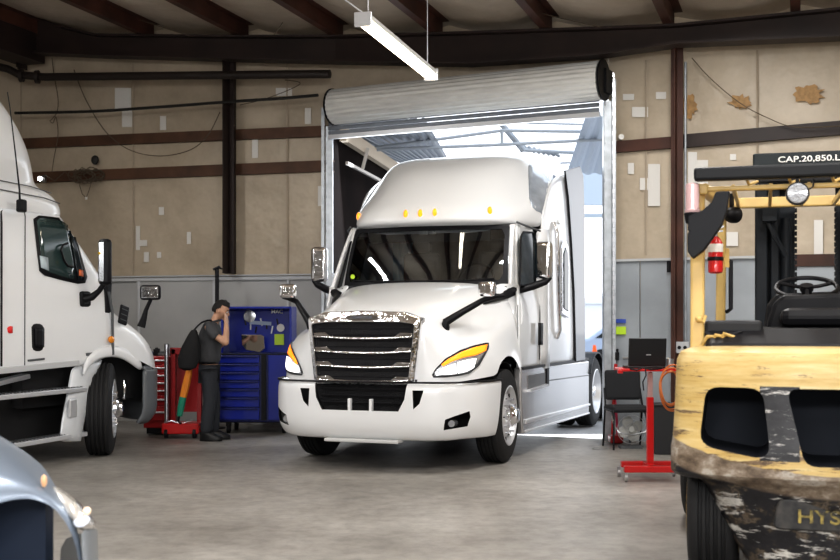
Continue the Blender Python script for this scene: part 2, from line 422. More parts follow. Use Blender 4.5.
for P, s in ((A, -1), (B, 1)):
    m = MB(); c = rel(P) + ax * s * .02
    m.lathe([(0, .10), (0, .258), (.02, .258), (.02, .10)], 'Z', n=32, M=Matrix.Translation(c) @ q)
    m.beam(rel(P) + ax * s * .05 - dn3 * .33, rel(P) + ax * s * .05, .03, .3); m.build('end_bracket', BLACKP, dr)
zc = 4.3
m = MB()
for k in range(4):   # hanging end of the curtain, slat by slat
    z = 4.38 - k * .065
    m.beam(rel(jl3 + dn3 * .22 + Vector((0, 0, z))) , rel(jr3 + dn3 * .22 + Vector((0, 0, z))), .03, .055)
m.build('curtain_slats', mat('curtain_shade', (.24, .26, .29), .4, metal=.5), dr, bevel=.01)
m = MB().beam(rel(jl3 + dn3 * .2 + Vector((0, 0, 4.13))), rel(jr3 + dn3 * .2 + Vector((0, 0, 4.13))), .06, .06); m.build('bottom_bar', ALU, dr)
m = MB().beam(rel(A) - dn3*.0, rel(A) - ax * 1.2, .04, .04); 
# jamb tracks
for P, s, nm in ((jl3, -1, 'l'), (jr3, 1, 'r')):
    m = MB(); b = rel(P) + dn3 * .1
    m.box(b + Vector((0, 0, 2.15)) + dl3 * s * .06, (.10, .14, 4.3), rot=None)
    m.build('guide_track', GALV, dr, bevel=.006)
    m = MB().box(b + Vector((0, 0, 2.3)) + dl3 * s * .155 + dn3 * .02, (.045, .06, 4.55)); 
    for k in range(9): m.cyl(b + Vector((0, 0, .4 + k * .48)) + dl3 * s * .06 + dn3 * .07, b + Vector((0, 0, .4 + k * .48)) + dl3 * s * .06 + dn3 * .085, .014, n=8)
    m.build('angle_bar', GALV, dr)
hc = [rel(WR(613.5, 75, .42)) + Vector((0, 0, -i * .06)) for i in range(55)]
m = MB()
for i, p in enumerate(hc): m.box(p, (.012 if i % 2 else .03, .03 if i % 2 else .012, .05))
m.build('hand_chain', STEEL, dr)

# ------------------------------------------------------------------ wall pipe, cables
m = MB(); pp = [WL(-30, 60, .75), WL(8, 69, .75), WL(20, 75, .75), WL(45, 77, .75), WL(330, 74, .75)]
m.tube(pp, .058, 12)
for px in (21, 37): p = WL(px, 75.5 if px < 30 else 77, .75); m.cyl(p - Vector((.02, 0, 0)), p + Vector((.03, 0, 0)), .1, n=16)
t_ = m.build('overhead_pipe', mat('black_iron_pipe', (.025, .018, .015), .5), smooth=True); tag(t_, 'black iron pipe with flanged joint running high along the insulated wall', 'pipe')
def cable(pxs, fn, off, r, name, label, cat, mt, Y=None, group=None):
    P = [fn(x, y, off) if Y is None else W(x, y, Y) for x, y in pxs]
    # catmull smoothing
    Q = []
    for i in range(len(P) - 1):
        a = P[max(i - 1, 0)]; b = P[i]; c = P[i + 1]; d = P[min(i + 2, len(P) - 1)]
        for k in range(6):
            t = k / 6; Q.append(.5 * ((2 * b) + (c - a) * t + (2 * a - 5 * b + 4 * c - d) * t * t + (3 * b - a - 3 * c + d) * t ** 3))
    Q.append(P[-1]); o = MB().tube(Q, r, 6).build(name, mt, smooth=True)
    return tag(o, label, cat, group)
CAB = mat('black_cable', (.02, .018, .016), .6); WIRE = mat('brown_wire', (.10, .075, .05), .6)
cable([(15, 113), (90, 111.5), (160, 107), (226, 102), (280, 98.5), (318, 95.2)], WL, .62, .022, 'support_rod', 'thin black rod running from the left to the end of the door coil', 'rod', CAB)
cable([(74, 70), (86, 100), (106, 132), (130, 150), (160, 156), (190, 150), (208, 135), (220, 112)], WL, .3, .007, 'hanging_wire', 'thin brown wire drooping in a wide loop across the beige wall', 'wire', WIRE)
cable([(52, 58), (54, 75), (58, 98), (57, 112), (52, 119), (50, 121), (53, 123), (56, 117), (58, 135), (54, 158), (52, 172)], WL, .25, .006, 'hanging_wire', 'short vertical wire with a small curl above the white truck cab', 'wire', WIRE)
cable([(285, 80), (300, 84), (268, 98), (240, 105)], WL, .3, .006, 'hanging_wire', 'thin wire hanging between the column and the door coil', 'wire', WIRE)
cable([(692, 58), (710, 78), (740, 103), (768, 118), (795, 127), (840, 126)], WR, .2, .006, 'hanging_wire', 'thin dark wire crossing the stained wall above the forklift', 'wire', WIRE)
cable([(500, 0), (530, 10), (560, 18), (600, 27)], WR, .9, .006, 'ceiling_wire', 'thin wire running across the ceiling above the doorway', 'wire', WIRE)
cable([(292, 8), (283, 22), (274, 35)], WL, .9, .006, 'ceiling_wire', 'short slanting wire at the ceiling left of the strip light', 'wire', WIRE)
cable([(140, 20), (165, 28), (190, 36)], WL, .9, .006, 'ceiling_wire', 'thin wire at the ceiling on the left above the pipe', 'wire', WIRE)
# tangle of cable on the girt
t = thing('cable_tangle', WL(88, 176, .2), 0, 'messy bundle of wires hooked on the brown girt beside the white cab', 'cables')
m = MB()
for k in range(9):
    pts = []; r = random.uniform(.12, .2); c = Vector((random.uniform(-.1, .1), random.uniform(-.06, 0), random.uniform(-.03, .05)))
    for i in range(22):
        a = 2 * PI * i / 22; pts.append(c + Vector((r * 1.15 * math.cos(a), random.uniform(-.02, .02), .10 * math.sin(a) * random.uniform(.5, 1.1))))
    m.tube(pts, .007, 5, closed=True)
m.tube([(-.1, 0, 0), (-.12, -.02, -.15), (-.08, -.02, -.28), (-.02, -.02, -.33)], .006, 5); m.tube([(.08, 0, 0), (.03, -.02, -.2), (-.02, -.02, -.33)], .006, 5)
m.tube([(-.65, 0, .02), (-.5, -.02, -.08), (-.35, -.02, .06), (-.2, -.02, -.06), (-.1, 0, 0)], .008, 5)
m.build('wire_bundle', WIRE, t, smooth=True)
MB().box((-.02, -.02, -.34), (.03, .02, .04)).build('plug', OFFWHITE, t)
o = MB().sphere((0, 0, 0), .06, (1, .6, 1.2)).box((0, .05, 0), (.05, .08, .05)).build('junction_knob', CAB, smooth=True); o.location = WL(95, 160, .12); tag(o, 'small dark round fitting on the beige wall above the wire bundle', 'fitting')
t = thing('spot_lamp', WL(41, 179, .35), 0, 'small glaring spot lamp beside the white cab at the left girt', 'lamp')
MB().lathe([(-.03, .02), (0, .05), (.05, .06), (.07, .055)], 'X', n=16).build('lamp_housing', STEEL, t, smooth=True)
MB().sphere((.0, -.05, 0), .035).build('lamp_bulb', mat('spot_bulb', (1, 1, 1), emis=(1, 1, 1), estr=14), t, smooth=True)

# ------------------------------------------------------------------ fluorescent strip light
Z = 4.15
def lv(px, py, z): Y = (z - H) * F / (YH - py); return W(px, py, Y)
A = lv(363, 22, Z); B = lv(431, 77, Z); d = (B - A).normalized()
t = thing('strip_light', (A + B) / 2, 0, 'lit twin-tube fluorescent strip light hanging below the ceiling', 'light')
a = A - t.location; b = B - t.location; side = Vector((d.y, -d.x, 0))
MB().beam(a + Vector((0, 0, .05)), b + Vector((0, 0, .05)), .13, .05).build('housing', mat('fixture_white', (.7, .7, .68), .4), t, bevel=.01)
for s in (-1, 1):
    MB().cyl(a + side * s * .04 + d * .05, b + side * s * .04 - d * .05, .019, n=12).build('tube_lamp', mat('tube_emit', (1, .93, .8), emis=(1, .88, .68), estr=14), t, smooth=True)
for P, s in ((a, 1), (b, -1)):
    MB().beam(P - Vector((0, 0, .04)), P + Vector((0, 0, .09)), .03, .16, up=side).build('end_cap', ALU, t, bevel=.008)
MB().tube([a + d * .15 + Vector((0, 0, .07)), a + d * .15 + Vector((0, 0, 1.35))], .006, 5).tube([b - d * .15 + Vector((0, 0, .07)), b - d * .15 + Vector((0, 0, 1.35))], .006, 5).tube([a + Vector((0, 0, .08)), a + Vector((-.5, -.2, .4)), a + Vector((-1.1, -.4, 1.2))], .008, 5).build('hanging_wire', ALU, t)

# ------------------------------------------------------------------ outside the door
def sheet(name, corners, mt, n=72):
    (a, b, c, d) = [Vector(p) for p in corners]; rows = []     # a->b across the ribs at the near edge, d->c at the far edge
    for i in range(n + 1):
        t = i / n; up = Vector((0, 0, .035 if i % 4 in (0, 1) else 0)); rows.append([a.lerp(b, t) + up, d.lerp(c, t) + up])
    return struct(MB().grid(rows).build(name, mt, solid=.01))
CG = mat('grey_corrugated', (.20, .22, .25), .35, metal=.5)
sheet('canopy_roof_sheet', [(-1.9, 17.0, 4.5), (.05, 17.0, 4.5), (.85, 24.5, 4.5), (-1.9 + 2.4, 24.5, 4.5)], CG, 48)
sheet('canopy_roof_sheet', [(2.45, 17.0, 4.52), (4.6, 17.0, 4.52), (6.2, 23.5, 4.52), (3.0, 23.5, 4.52)], mat('grey_corrugated_pale', (.36, .42, .50), .4, metal=.3), 48)
TR = mat('truss_grey', (.33, .36, .40), .5)
def rods(lst, Y, r=.03, name='canopy_truss'):
    m = MB()
    for a, b in lst: m.cyl(W(*a, Y), W(*b, Y), r, n=8)
    return struct(m.build(name, TR))
rods([((345, 152), (502, 130.5)), ((502, 130.5), (612, 132)), ((345, 151), (502, 144.6)), ((502, 144.6), (612, 139)), ((502, 131), (502, 145))], 19, .028)
rods([((500, 122), (524, 151))], 19.2, .05)
rods([((520, 150), (612, 154.5))], 22, .035)
rods([((523 + k * 5, 145 + k * 1.2), (530 + k * 5, 152 + k * .8)) for k in range(7)], 22.1, .03)
rods([((560, 163), (612, 161)), ((460, 121.5), (612, 125))], 26, .025)
# neighbouring wing seen left inside the doorway
m = MB(); Y0, Y1 = 17.2, 26
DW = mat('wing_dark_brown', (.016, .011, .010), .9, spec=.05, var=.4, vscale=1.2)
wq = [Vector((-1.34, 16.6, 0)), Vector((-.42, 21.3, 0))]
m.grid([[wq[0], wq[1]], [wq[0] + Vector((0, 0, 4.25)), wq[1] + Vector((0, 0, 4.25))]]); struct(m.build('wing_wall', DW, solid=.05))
m = MB()
for (a, b, w) in [((343, 131), (396, 167), .34)]: m.beam(W(a[0], a[1] + 3, 16.95), W(b[0], b[1] + 2, 20.8), .1, .2)
struct(m.build('wing_fascia', mat('cream_fascia', (.62, .52, .40), .6)))
m = MB()
m.beam(W(347, 163, 16.9), W(385, 183, 19.4), .04, .045); m.beam(W(368, 148, 18.1), W(362, 171, 18.1), .04, .05)
struct(m.build('wing_rail', mat('pale_rail', (.6, .55, .5), .5)))
# far buildings beyond the yard
m = MB().box((9.5, 46, 1.1), (7, 4, 2.2)).prism([(5.8, 2.2), (13.2, 2.2), (9.5, 3.2)], 43.9, 48.1, 'Y'); o = m.build('yard_shed', mat('pale_shed', (.75, .78, .82), .7)); tag(o, 'pale low shed far beyond the open doorway', 'building')
m = MB().box((5.0, 30, 5.0), (2.2, .2, .9)); m.box((5.0, 30.3, 4.3), (2.2, .1, .1)); struct(m.build('canopy_fascia', mat('fascia_blue', (.45, .53, .62), .5)))
# traffic cone
def cone(X, Y, label):
    t = thing('traffic_cone', (X, Y, 0), 0, label, 'cone')
    MB().box((0, 0, .02), (.36, .36, .04)).build('base', mat('cone_base', (.5, .06, .01), .6), t, bevel=.01)
    MB().lathe([(.03, .14), (.3, .09), (.3, .09), (.72, .03), (.72, .01)], 'Z', n=20).build('cone_body', mat('cone_orange', (.9, .12, .01), .5), t, smooth=True)
    MB().lathe([(.40, .077), (.52, .062), (.52, .058), (.40, .07)], 'Z', n=20).build('reflective_band', OFFWHITE, t, smooth=True)
p = W(595, 371, 22); cone(p.x, 27.5 and p.y * 1.2, 'orange traffic cone standing outside beyond the truck')
bpy.data.objects['traffic_cone'].location = (W(595, 370, 35).x, 35, -.01) ; bpy.data.objects['traffic_cone'].scale = (1.25, 1.25, 1.25)
bpy.data.objects['traffic_cone'].location = (W(594.5, 363, 30).x, 30, .0)
# parked car far out
def far_car(x, y, rz, m1):
    t = thing('parked_car', (x, y, 0), rz, 'pale blue parked car far outside beyond the doorway', 'car')
    m = MB().prism([(-2.1, .35), (2.1, .35), (2.15, .8), (1.3, .95), (.7, 1.4), (-1.1, 1.42), (-1.7, 1.0), (-2.15, .9)], -.85, .85, 'Y'); m.build('car_body', m1, t, bevel=.08)
    MB().prism([(.62, 1.33), (-1.0, 1.34), (-1.5, 1.0), (1.1, .98)], -.87, .87, 'Y').build('windows', GLASSD, t)
    for sx in (-1.3, 1.3):
        for sy in (-.8, .8): MB().lathe([(-.1, .1), (-.1, .32), (.1, .32), (.1, .1)], 'Y', c=(sx, sy, .33), n=20).build('wheel', RUBBER, t, smooth=True)
far_car(6.9, 37, .1, mat('pale_blue_car', (.35, .42, .55), .3))

# ------------------------------------------------------------------ wheels
def wheel(parent, x, y, side, steer=0., r=.5, w=.28, rim=STEEL, dual=False, deep=False, name='wheel', nuts=False, hub=True):
    """side +1: outer face towards +x"""
    e = bpy.data.objects.new(name, None); C.objects.link(e); e.parent = parent; e.location = (x, y, r); e.rotation_euler = (0, 0, steer + (0 if side > 0 else PI))
    # outer face at local +w/2
    R = r; prof = [(-w / 2, R * .635), (-w / 2 - .0, R * .80), (-w / 2 + .015, R * .93), (-w / 2 + .035, R * .985)]
    g = w - .07; x0 = -w / 2 + .035
    for k in range(4):
        a = x0 + g * (k + 1) / 5; prof += [(a - .012, R), (a - .008, R - .016), (a + .008, R - .016), (a + .012, R)]
    prof += [(w / 2 - .035, R * .985), (w / 2 - .015, R * .93), (w / 2, R * .8), (w / 2, R * .635)]
    MB().lathe(prof + [prof[0]], 'X', n=64, caps=False).build('tire', RUBBER, e, smooth=True)
    if deep: rp = [(-w / 2, R * .63), (w / 2, R * .645), (w / 2 + .005, R * .62), (w / 2 - .02, R * .58), (-.02, R * .5), (-.03, R * .3), (.0, R * .26), (.0, 0.02)]
    else: rp = [(-w / 2, R * .63), (w / 2, R * .645), (w / 2 + .006, R * .62), (w / 2 - .02, R * .58), (w / 2 - .07, R * .55), (w / 2 - .04, R * .44), (w / 2 - .02, R * .28), (w / 2 - .02, .02)]
    MB().lathe(rp, 'X', n=48).build('rim', rim, e, smooth=True)
    xf = (0 if deep else w / 2 - .02)
    if hub: MB().lathe([(xf - .01, R * .24), (xf + .05, R * .23), (xf + .075, R * .17), (xf + .11, R * .15), (xf + .12, R * .1), (xf + .12, .01)], 'X', n=32).build('hub_cap', CHROME, e, smooth=True)
    if nuts:
        for k in range(10):
            a = 2 * PI * k / 10; c = (0, R * .36 * math.cos(a), R * .36 * math.sin(a)); MB().cyl((xf - .02, c[1], c[2]), (xf + .05, c[1], c[2]), .017, n=8).build('lug_nut', CHROME, e)
        for k in range(10):
            a = 2 * PI * (k + .5) / 10; MB().cyl((w / 2 - .05, R * .50 * math.cos(a), R * .50 * math.sin(a)), (w / 2 - .042, R * .50 * math.cos(a), R * .50 * math.sin(a)), .024, n=12).build('hand_hole', DARK, e)
    return e

# ------------------------------------------------------------------ main white tractor in the doorway
F1 = Frame(-.18, 12.6, .345)
T1 = thing('semi_truck', F1.loc, -F1.th, 'white sleeper semi truck with chrome grille and lit headlights coming in through the doorway', 'truck')
HOOD = [
 [(0,-1.10,.86),(.3,-1.10,.86),(.55,-1.1,.87),(.62,-1.09,.88),(.74,-1.06,.89),(.88,-.99,.90),(1.03,-.82,.92),(1.12,-.60,.94),(1.17,-.40,.95)],
 [(0,-1.10,1.2),(.3,-1.10,1.2),(.59,-1.1,1.2),(.66,-1.08,1.19),(.77,-1.02,1.16),(.89,-.93,1.14),(1.03,-.77,1.14),(1.12,-.56,1.12),(1.18,-.37,1.0)],
 [(0,-1.10,1.50),(.3,-1.10,1.50),(.61,-1.1,1.48),(.67,-1.04,1.40),(.77,-.94,1.34),(.89,-.83,1.30),(1.01,-.69,1.29),(1.11,-.51,1.26),(1.19,-.31,1.08)],
 [(0,-1.06,1.61),(.3,-1.06,1.605),(.59,-1.03,1.57),(.67,-.95,1.47),(.77,-.82,1.41),(.89,-.70,1.375),(1.01,-.57,1.36),(1.11,-.40,1.32),(1.2,-.20,1.12)],
 [(0,-.72,1.70),(.3,-.72,1.695),(.6,-.67,1.66),(.71,-.6,1.58),(.80,-.52,1.50),(.90,-.45,1.45),(1.02,-.37,1.42),(1.12,-.25,1.37),(1.2,-.06,1.15)],
 [(0,-.22,1.83),(.34,-.21,1.825),(.68,-.16,1.79),(.81,-.12,1.70),(.89,-.08,1.59),(.97,-.04,1.51),(1.06,0,1.47),(1.14,.05,1.40),(1.2,.22,1.12)],
 [(0,.28,1.925),(.4,.29,1.92),(.80,.34,1.885),(.93,.38,1.79),(1.0,.40,1.67),(1.05,.40,1.58),(1.1,.40,1.51),(1.15,.42,1.40),(1.2,.44,.98)],
 [(0,.44,1.95),(.45,.46,1.945),(.88,.55,1.91),(1.0,.56,1.82),(1.06,.56,1.7),(1.1,.56,1.58),(1.13,.56,1.47),(1.17,.56,1.32),(1.2,.55,.85)]]
hood = MB().grid(HOOD, mirror=True).build('hood', WHITE, T1, sub=3)
hb = bvh_of(hood)
# bumper
def bump_half(z, off=0., f=1.):
    return [(0, -1.25), (.35, -1.25), (.62, -1.235), (.84, -1.17), (1.0, -1.04), (1.10, -.86), (1.165, -.60), (1.195, -.28)]
brow = []
for z, ins, c in [(.90, .05, 0), (.875, .0, 0), (.72, 0, .0), (.55, .0, 0), (.44, .02, 0), (.36, .07, 0), (.31, .13, 0), (.33, .28, 0)]:
    r = []
    for k, (x, y) in enumerate(bump_half(z)):
        t = k / 7; zz = z
        if z < .5: zz = z + (.015 if k > 3 else 0)
        r.append((x * (1 - ins * .25) , y + ins * (1 if k < 6 else .25) - (max(0, .9 - z) / .6 * {7: .17, 6: .05}.get(k, 0)), zz))
    brow.append(r)
bumper = MB().grid(brow, mirror=True).build('bumper', WHITE, T1, sub=2, solid=.03)
bake(bumper)
cuts = [MB().prism([(-.5, .92), (.5, .92), (.475, .74), (.41, .62), (-.41, .62), (-.475, .74)], -1.4, -1.06, 'Y').build('c', DARK, T1)]
for s in (1, -1):
    cuts.append(MB().prism([(s * .555, .83), (s * .665, .83), (s * .625, .70), (s * .565, .645)], -1.4, -1.13, 'Y').build('c', DARK, T1))
    cuts.append(MB().prism([(s * .86, .545), (s * 1.05, .62), (s * 1.055, .56), (s * 1.03, .47), (s * .84, .44)], -1.4, -.6, 'Y').build('c', DARK, T1))
cut(bumper, cuts)
for p in bumper.data.polygons: p.use_smooth = True
bumper.data.set_sharp_from_angle(angle=math.radians(35))
bb1 = bvh_of(bumper)
m = MB().prism([(-.56, .93), (.56, .93), (.5, .72), (.43, .6), (-.43, .6), (-.5, .72)], -1.11, -1.10, 'Y'); m.build('lower_grille_mesh', BLACKM, T1)
m = MB()
for k in range(3): m.beam((-.46, -1.14, .69 + k * .07), (.46, -1.14, .69 + k * .07), .03, .012)
m.build('lower_grille_bars', BLACKP, T1)
for s in (-1, 1): MB().box((s * .115, -1.22, .675), (.03, .06, .125)).build('tow_pin', WHITE, T1, bevel=.008)
m = MB().box((0, -1.14, .315), (.8, .16, .035)); m.build('air_dam', mat('air_dam_grey', (.55, .55, .54), .5), T1, bevel=.01)
for s in (-1, 1):   # fog lamps inside the corner openings
    MB().cyl((s * .90, -1.06, .50), (s * .90, -.95, .50), .035).build('fog_lamp', REFL, T1, smooth=True)
# dark seam between hood and bumper
seam = [(x, y + .02, .905) for x, y in bump_half(0)]; MB().tube([(-p[0], p[1], p[2]) for p in seam[:0:-1]] + seam, .011, 6).build('seam_seal', BLACKP, T1, smooth=True)
# grille: chrome surround, bars, mesh
gr = MB()
GO = [(-.615, 1.54), (-.43, 1.60), (0, 1.615), (.43, 1.60), (.615, 1.54), (.54, .865), (-.54, .865)]
GI = [(-.55, 1.475), (-.40, 1.495), (0, 1.50), (.40, 1.495), (.55, 1.475), (.485, .90), (-.485, .90)]
n = len(GO); fo = [gr.bm.verts.new((x, -1.15, z)) for x, z in GO]; fi = [gr.bm.verts.new((x, -1.185, z)) for x, z in GI]; bi = [gr.bm.verts.new((x, -1.10, z)) for x, z in GI]; bo = [gr.bm.verts.new((x, -1.03, z)) for x, z in GO]
for A, B in ((bo, fo), (fo, fi), (fi, bi)):
    for k in range(n): gr.bm.faces.new((A[k], A[(k + 1) % n], B[(k + 1) % n], B[k]))
grille = gr.build('grille_surround', CHROME, T1, bevel=.012)
MB().prism([(x * .995, z) for x, z in GI], -1.125, -1.115, 'Y').build('grille_mesh', BLACKM, grille)
zs = [1.345, 1.20, 1.055, .91]
for k, z in enumerate(zs):
    w = .545 - (1.445 - z) * .1
    m = MB(); N = 12; rows = []
    for i in range(N + 1):
        t = -1 + 2 * i / N; x = t * w; dz = -.02 * (1 - t * t) + .012; rows.append([(x, -1.13, z + dz + .022), (x, -1.175, z + dz + .012), (x, -1.185, z + dz), (x, -1.17, z + dz - .012), (x, -1.13, z + dz - .016)])
    m.grid(rows)
    for s in (-1, 1): m.prism([(s * w, z + .045), (s * (w - .13), z + .05), (s * (w - .20), z + .005), (s * (w - .02), z - .004)], -1.18, -1.13, 'Y')
    m.build('grille_bar', CHROME, grille, bevel=.003)
m = MB()
for k in range(9): m.beam((-.5, -1.128, .95 + k * .06), (.5, -1.128, .95 + k * .06), .008, .008)
m.build('grille_vanes', BLACKP, grille)
bd = MB().lathe([(0, .001), (0, 1), (.02, .92), (.02, .001)], 'Y', n=40, M=Matrix.Translation((0, -1.165, 1.545)) @ Matrix.Diagonal((.19, -1.6, .036, 1))).build('name_badge', CHROME, grille, smooth=True)
text('badge_letters', 'FREIGHTLINER', .036, Matrix.Translation((0, -1.199, 1.545)) @ Matrix.Rotation(PI / 2, 4, 'X'), mat('badge_ink', (.12, .13, .16), .4), bd, .002)

# headlights, laid on the hood surface
top = [(432.5, 375.5), (436, 369), (445, 359.5), (460, 351), (473, 346.5), (487, 343.5)]
bot = [(433, 376.8), (446, 376.6), (458, 375.2), (468, 373.2), (478, 365), (487.5, 348)]
def on_hood(topc, botc, name, mt, off, par=None, nu=14, nv=5, th=.006):
    out = []
    rows = patch_pts(F1, hb, topc, botc, nu, nv, off)
    for k, R in enumerate((rows, mir(rows))):
        out.append(MB().grid(R).build(name, mt, par[k] if par else T1, solid=th, smooth=True))
    return out
hl = on_hood(top, bot, 'headlight', REFL, .008, th=.004)
on_hood([(441, 364.5), (447, 359.8), (460, 352.6), (473, 348), (486, 345)], [(442.5, 366.6), (452, 361.4), (464, 357.4), (475, 355.5), (484.5, 351)], 'turn_signal', AMBERH, .022, hl)
on_hood([(441, 368.6), (448, 366), (454.8, 364)], [(438, 374.6), (446, 374.8), (455.5, 374)], 'low_beam', LAMP, .022, hl, 6, 4)
on_hood([(458, 362.4), (466, 360.2), (475, 358.6)], [(457.5, 373.6), (465, 372), (472.5, 368)], 'high_beam', LAMP, .022, hl, 6, 4)
for k, s in enumerate((1, -1)):
    rr = patch_pts(F1, hb, top + bot[::-1], top + bot[::-1], 48, 1, .016)[0]
    if s < 0: rr = [Vector((-p.x, p.y, p.z)) for p in rr]
    MB().tube(rr, .007, 6).build('lamp_trim', CHROME if False else BLACKP, hl[k], smooth=True)
# light emitters for the glow
# cab shell ---------------------------------------------------------
CZ = [.93, 1.3, 1.7, 1.95, 2.25, 2.5, 2.64]
CX = [1.16, 1.18, 1.17, 1.13, 1.09, 1.05, 1.03]
CY = [.5, .5, .5, .6, .74, .87, .96]
rows = [[(x + (0 if z > 1.95 else 0), y0 + (1.5 - y0) * t, z) if t < 1 else (x + .04 * (z > 1.9), 1.5, z) for t in (0, .12, .35, .65, .9, 1)] for x, z, y0 in zip(CX, CZ, CY)]
# leave the window area to the door glass; side surface
cab = MB().grid(rows).build('cab_side', WHITE, T1, sub=2, solid=.03)
MB().grid([[(-x, y, z) for x, y, z in r] for r in rows]).build('cab_side', WHITE, T1, sub=2, solid=.03)
cb = bvh_of(cab)
# firewall + floor + inner dark
m = MB().box((0, .62, 1.4), (2.0, .04, 1.0)).box((0, 1.9, 1.05), (2.1, 2.6, .04)); m.box((0, 2.6, 1.9), (2.2, .04, 1.9)); m.build('cab_interior', mat('cab_interior', (.05, .052, .055), .7), T1)
m = MB().prism([(.62, 1.55), (.62, 1.93), (.9, 1.95), (1.1, 1.85), (1.15, 1.55)], -.98, .98, 'X'); m.build('dashboard', mat('dash_grey', (.06, .062, .068), .6), T1, bevel=.03)
sw = MB().tube([(.45 + .22 * math.cos(a), 1.22 + .08 * math.sin(a), 2.0 + .19 * math.sin(a)) for a in [2 * PI * k / 28 for k in range(28)]], .016, 8, closed=True).cyl((.45, 1.2, 2.0), (.45, 1.05, 1.85), .04); sw.beam((.25, 1.22, 2.0), (.65, 1.22, 2.0), .03, .03)
sw.build('steering_wheel', BLACKP, T1, smooth=True)
for s in (-1, 1):
    MB().box((s * .5, 1.75, 1.5), (.5, .5, .16)).box((s * .5, 2.0, 1.95), (.48, .14, .85)).box((s * .5, 2.0, 2.45), (.26, .1, .16)).build('cab_seat', mat('seat_cloth', (.08, .085, .09), .8), T1, bevel=.05)
rows = [[(x, 2.3 + .04 * math.sin(x * 45), z) for x in [-1.0 + .02 * k for k in range(24)]] for z in (1.1, 2.7)]
MB().grid(rows).build('sleeper_curtain', mat('curtain_teal', (.25, .45, .55), .8), T1)
# windshield
NB = 17
def wsp(t, v):
    x0 = 1.0 * t; y0 = .47 + .21 * abs(t) ** 2.4; x1 = .955 * t; y1 = .73 + .20 * abs(t) ** 2.4
    return Vector((x0 + (x1 - x0) * v, y0 + (y1 - y0) * v - .03 * math.sin(PI * v), 1.925 + .685 * v))
rows = [[wsp(-1 + 2 * i / 24, j / 6) for i in range(25)] for j in range(7)]
def glass_mat():
    m = bpy.data.materials.new('windshield_glass'); m.use_nodes = True; nt = m.node_tree; nt.nodes.clear()
    o = nt.nodes.new('ShaderNodeOutputMaterial'); tr = nt.nodes.new('ShaderNodeBsdfTransparent'); tr.inputs[0].default_value = (.45, .5, .52, 1)
    gl = nt.nodes.new('ShaderNodeBsdfGlossy'); gl.inputs['Roughness'].default_value = .02; gl.inputs[0].default_value = (.9, .95, 1, 1)
    lw = nt.nodes.new('ShaderNodeFresnel'); lw.inputs[0].default_value = 1.6; mr = nt.nodes.new('ShaderNodeMapRange'); mr.inputs[1].default_value = 0; mr.inputs[2].default_value = 1; mr.inputs[3].default_value = .1; mr.inputs[4].default_value = 1
    mx = nt.nodes.new('ShaderNodeMixShader'); nt.links.new(lw.outputs[0], mr.inputs[0]); nt.links.new(mr.outputs[0], mx.inputs[0]); nt.links.new(tr.outputs[0], mx.inputs[1]); nt.links.new(gl.outputs[0], mx.inputs[2]); nt.links.new(mx.outputs[0], o.inputs[0]); return m
WG = glass_mat()
ws = MB().grid(rows).build('windshield', WG, T1, smooth=True)
def rim_band(fn, w, name, mt, par, off):
    m = MB(); ring_o = []; ring_i = []
    N = 24
    pts = [(-1 + 2 * i / N, 0) for i in range(N)] + [(1, i / 8) for i in range(8)] + [(1 - 2 * i / N, 1) for i in range(N)] + [(-1, 1 - i / 8) for i in range(8)]
    for t, v in pts:
        # rounded corners
        o = Vector(fn(t, v)); ti = t * (1 - w[0]); vi = .5 + (v - .5) * (1 - 2 * w[1]) ; 
        k = max(0, abs(t) - .93) / .07 * max(0, abs(v - .5) - .38) / .12; 
        ti *= 1 - .04 * k; i_ = Vector(fn(ti, vi))
        ring_o.append(m.bm.verts.new(o + Vector((0, -off, 0)))); ring_i.append(m.bm.verts.new(i_ + Vector((0, -off, 0))))
    n = len(pts)
    for k in range(n): m.bm.faces.new((ring_o[k], ring_o[(k + 1) % n], ring_i[(k + 1) % n], ring_i[k]))
    return m.build(name, mt, par, solid=.01)
rim_band(wsp, (.05, .07), 'windshield_gasket', BLACKP, ws, .012)
m = MB().box((0, .82, 2.50), (1.5, .03, .14)); m.build('sun_shade', mat('shade_dark', (.03, .035, .04), .7), T1)
MB().box((-.03, .73, 2.53), (.10, .05, .05)).box((.08, .73, 2.53), (.06, .05, .04)).build('dash_camera', GREYP, ws, bevel=.01)
MB().cyl((-.86, .60, 2.03), (-.86, .595, 2.03), .028, n=16).build('inspection_sticker', NEON, ws)
for s in (-1, 1):
    MB().tube([(s * .1, .47, 1.955), (s * .5, .5, 1.965), (s * .86, .60, 1.985)], .010, 6).build('wiper_blade', BLACKP, T1, smooth=True)
# A pillars
for s in (-1, 1): MB().grid([[(s * x, y, z) for x, y, z in r] for r in ([(.86, .53, 1.905), (1.0, .54, 1.81), (1.06, .54, 1.69), (1.1, .54, 1.57), (1.13, .54, 1.46)], [(.93, .60, 1.93), (1.04, .60, 1.87), (1.11, .59, 1.76), (1.14, .57, 1.62), (1.155, .55, 1.46)], [(1.0, .68, 1.93), (1.08, .66, 1.91), (1.15, .64, 1.82), (1.18, .62, 1.65), (1.19, .60, 1.46)])]).build('cowl_corner', WHITE, T1, sub=1)
for s in (-1, 1):
    rows = [[(s * (.985 - .045 * v), .665 + .25 * v, 1.88 + .74 * v), (s * (1.02 - .045 * v), .67 + .25 * v, 1.88 + .74 * v), (s * (1.07 - .05 * v), .70 + .25 * v, 1.88 + .74 * v), (s * (1.12 - .06 * v), .78 + .25 * v, 1.88 + .74 * v)] for v in [k / 6 for k in range(7)]]
    MB().grid(rows).build('window_pillar', WHITE, T1, sub=1, solid=.02)
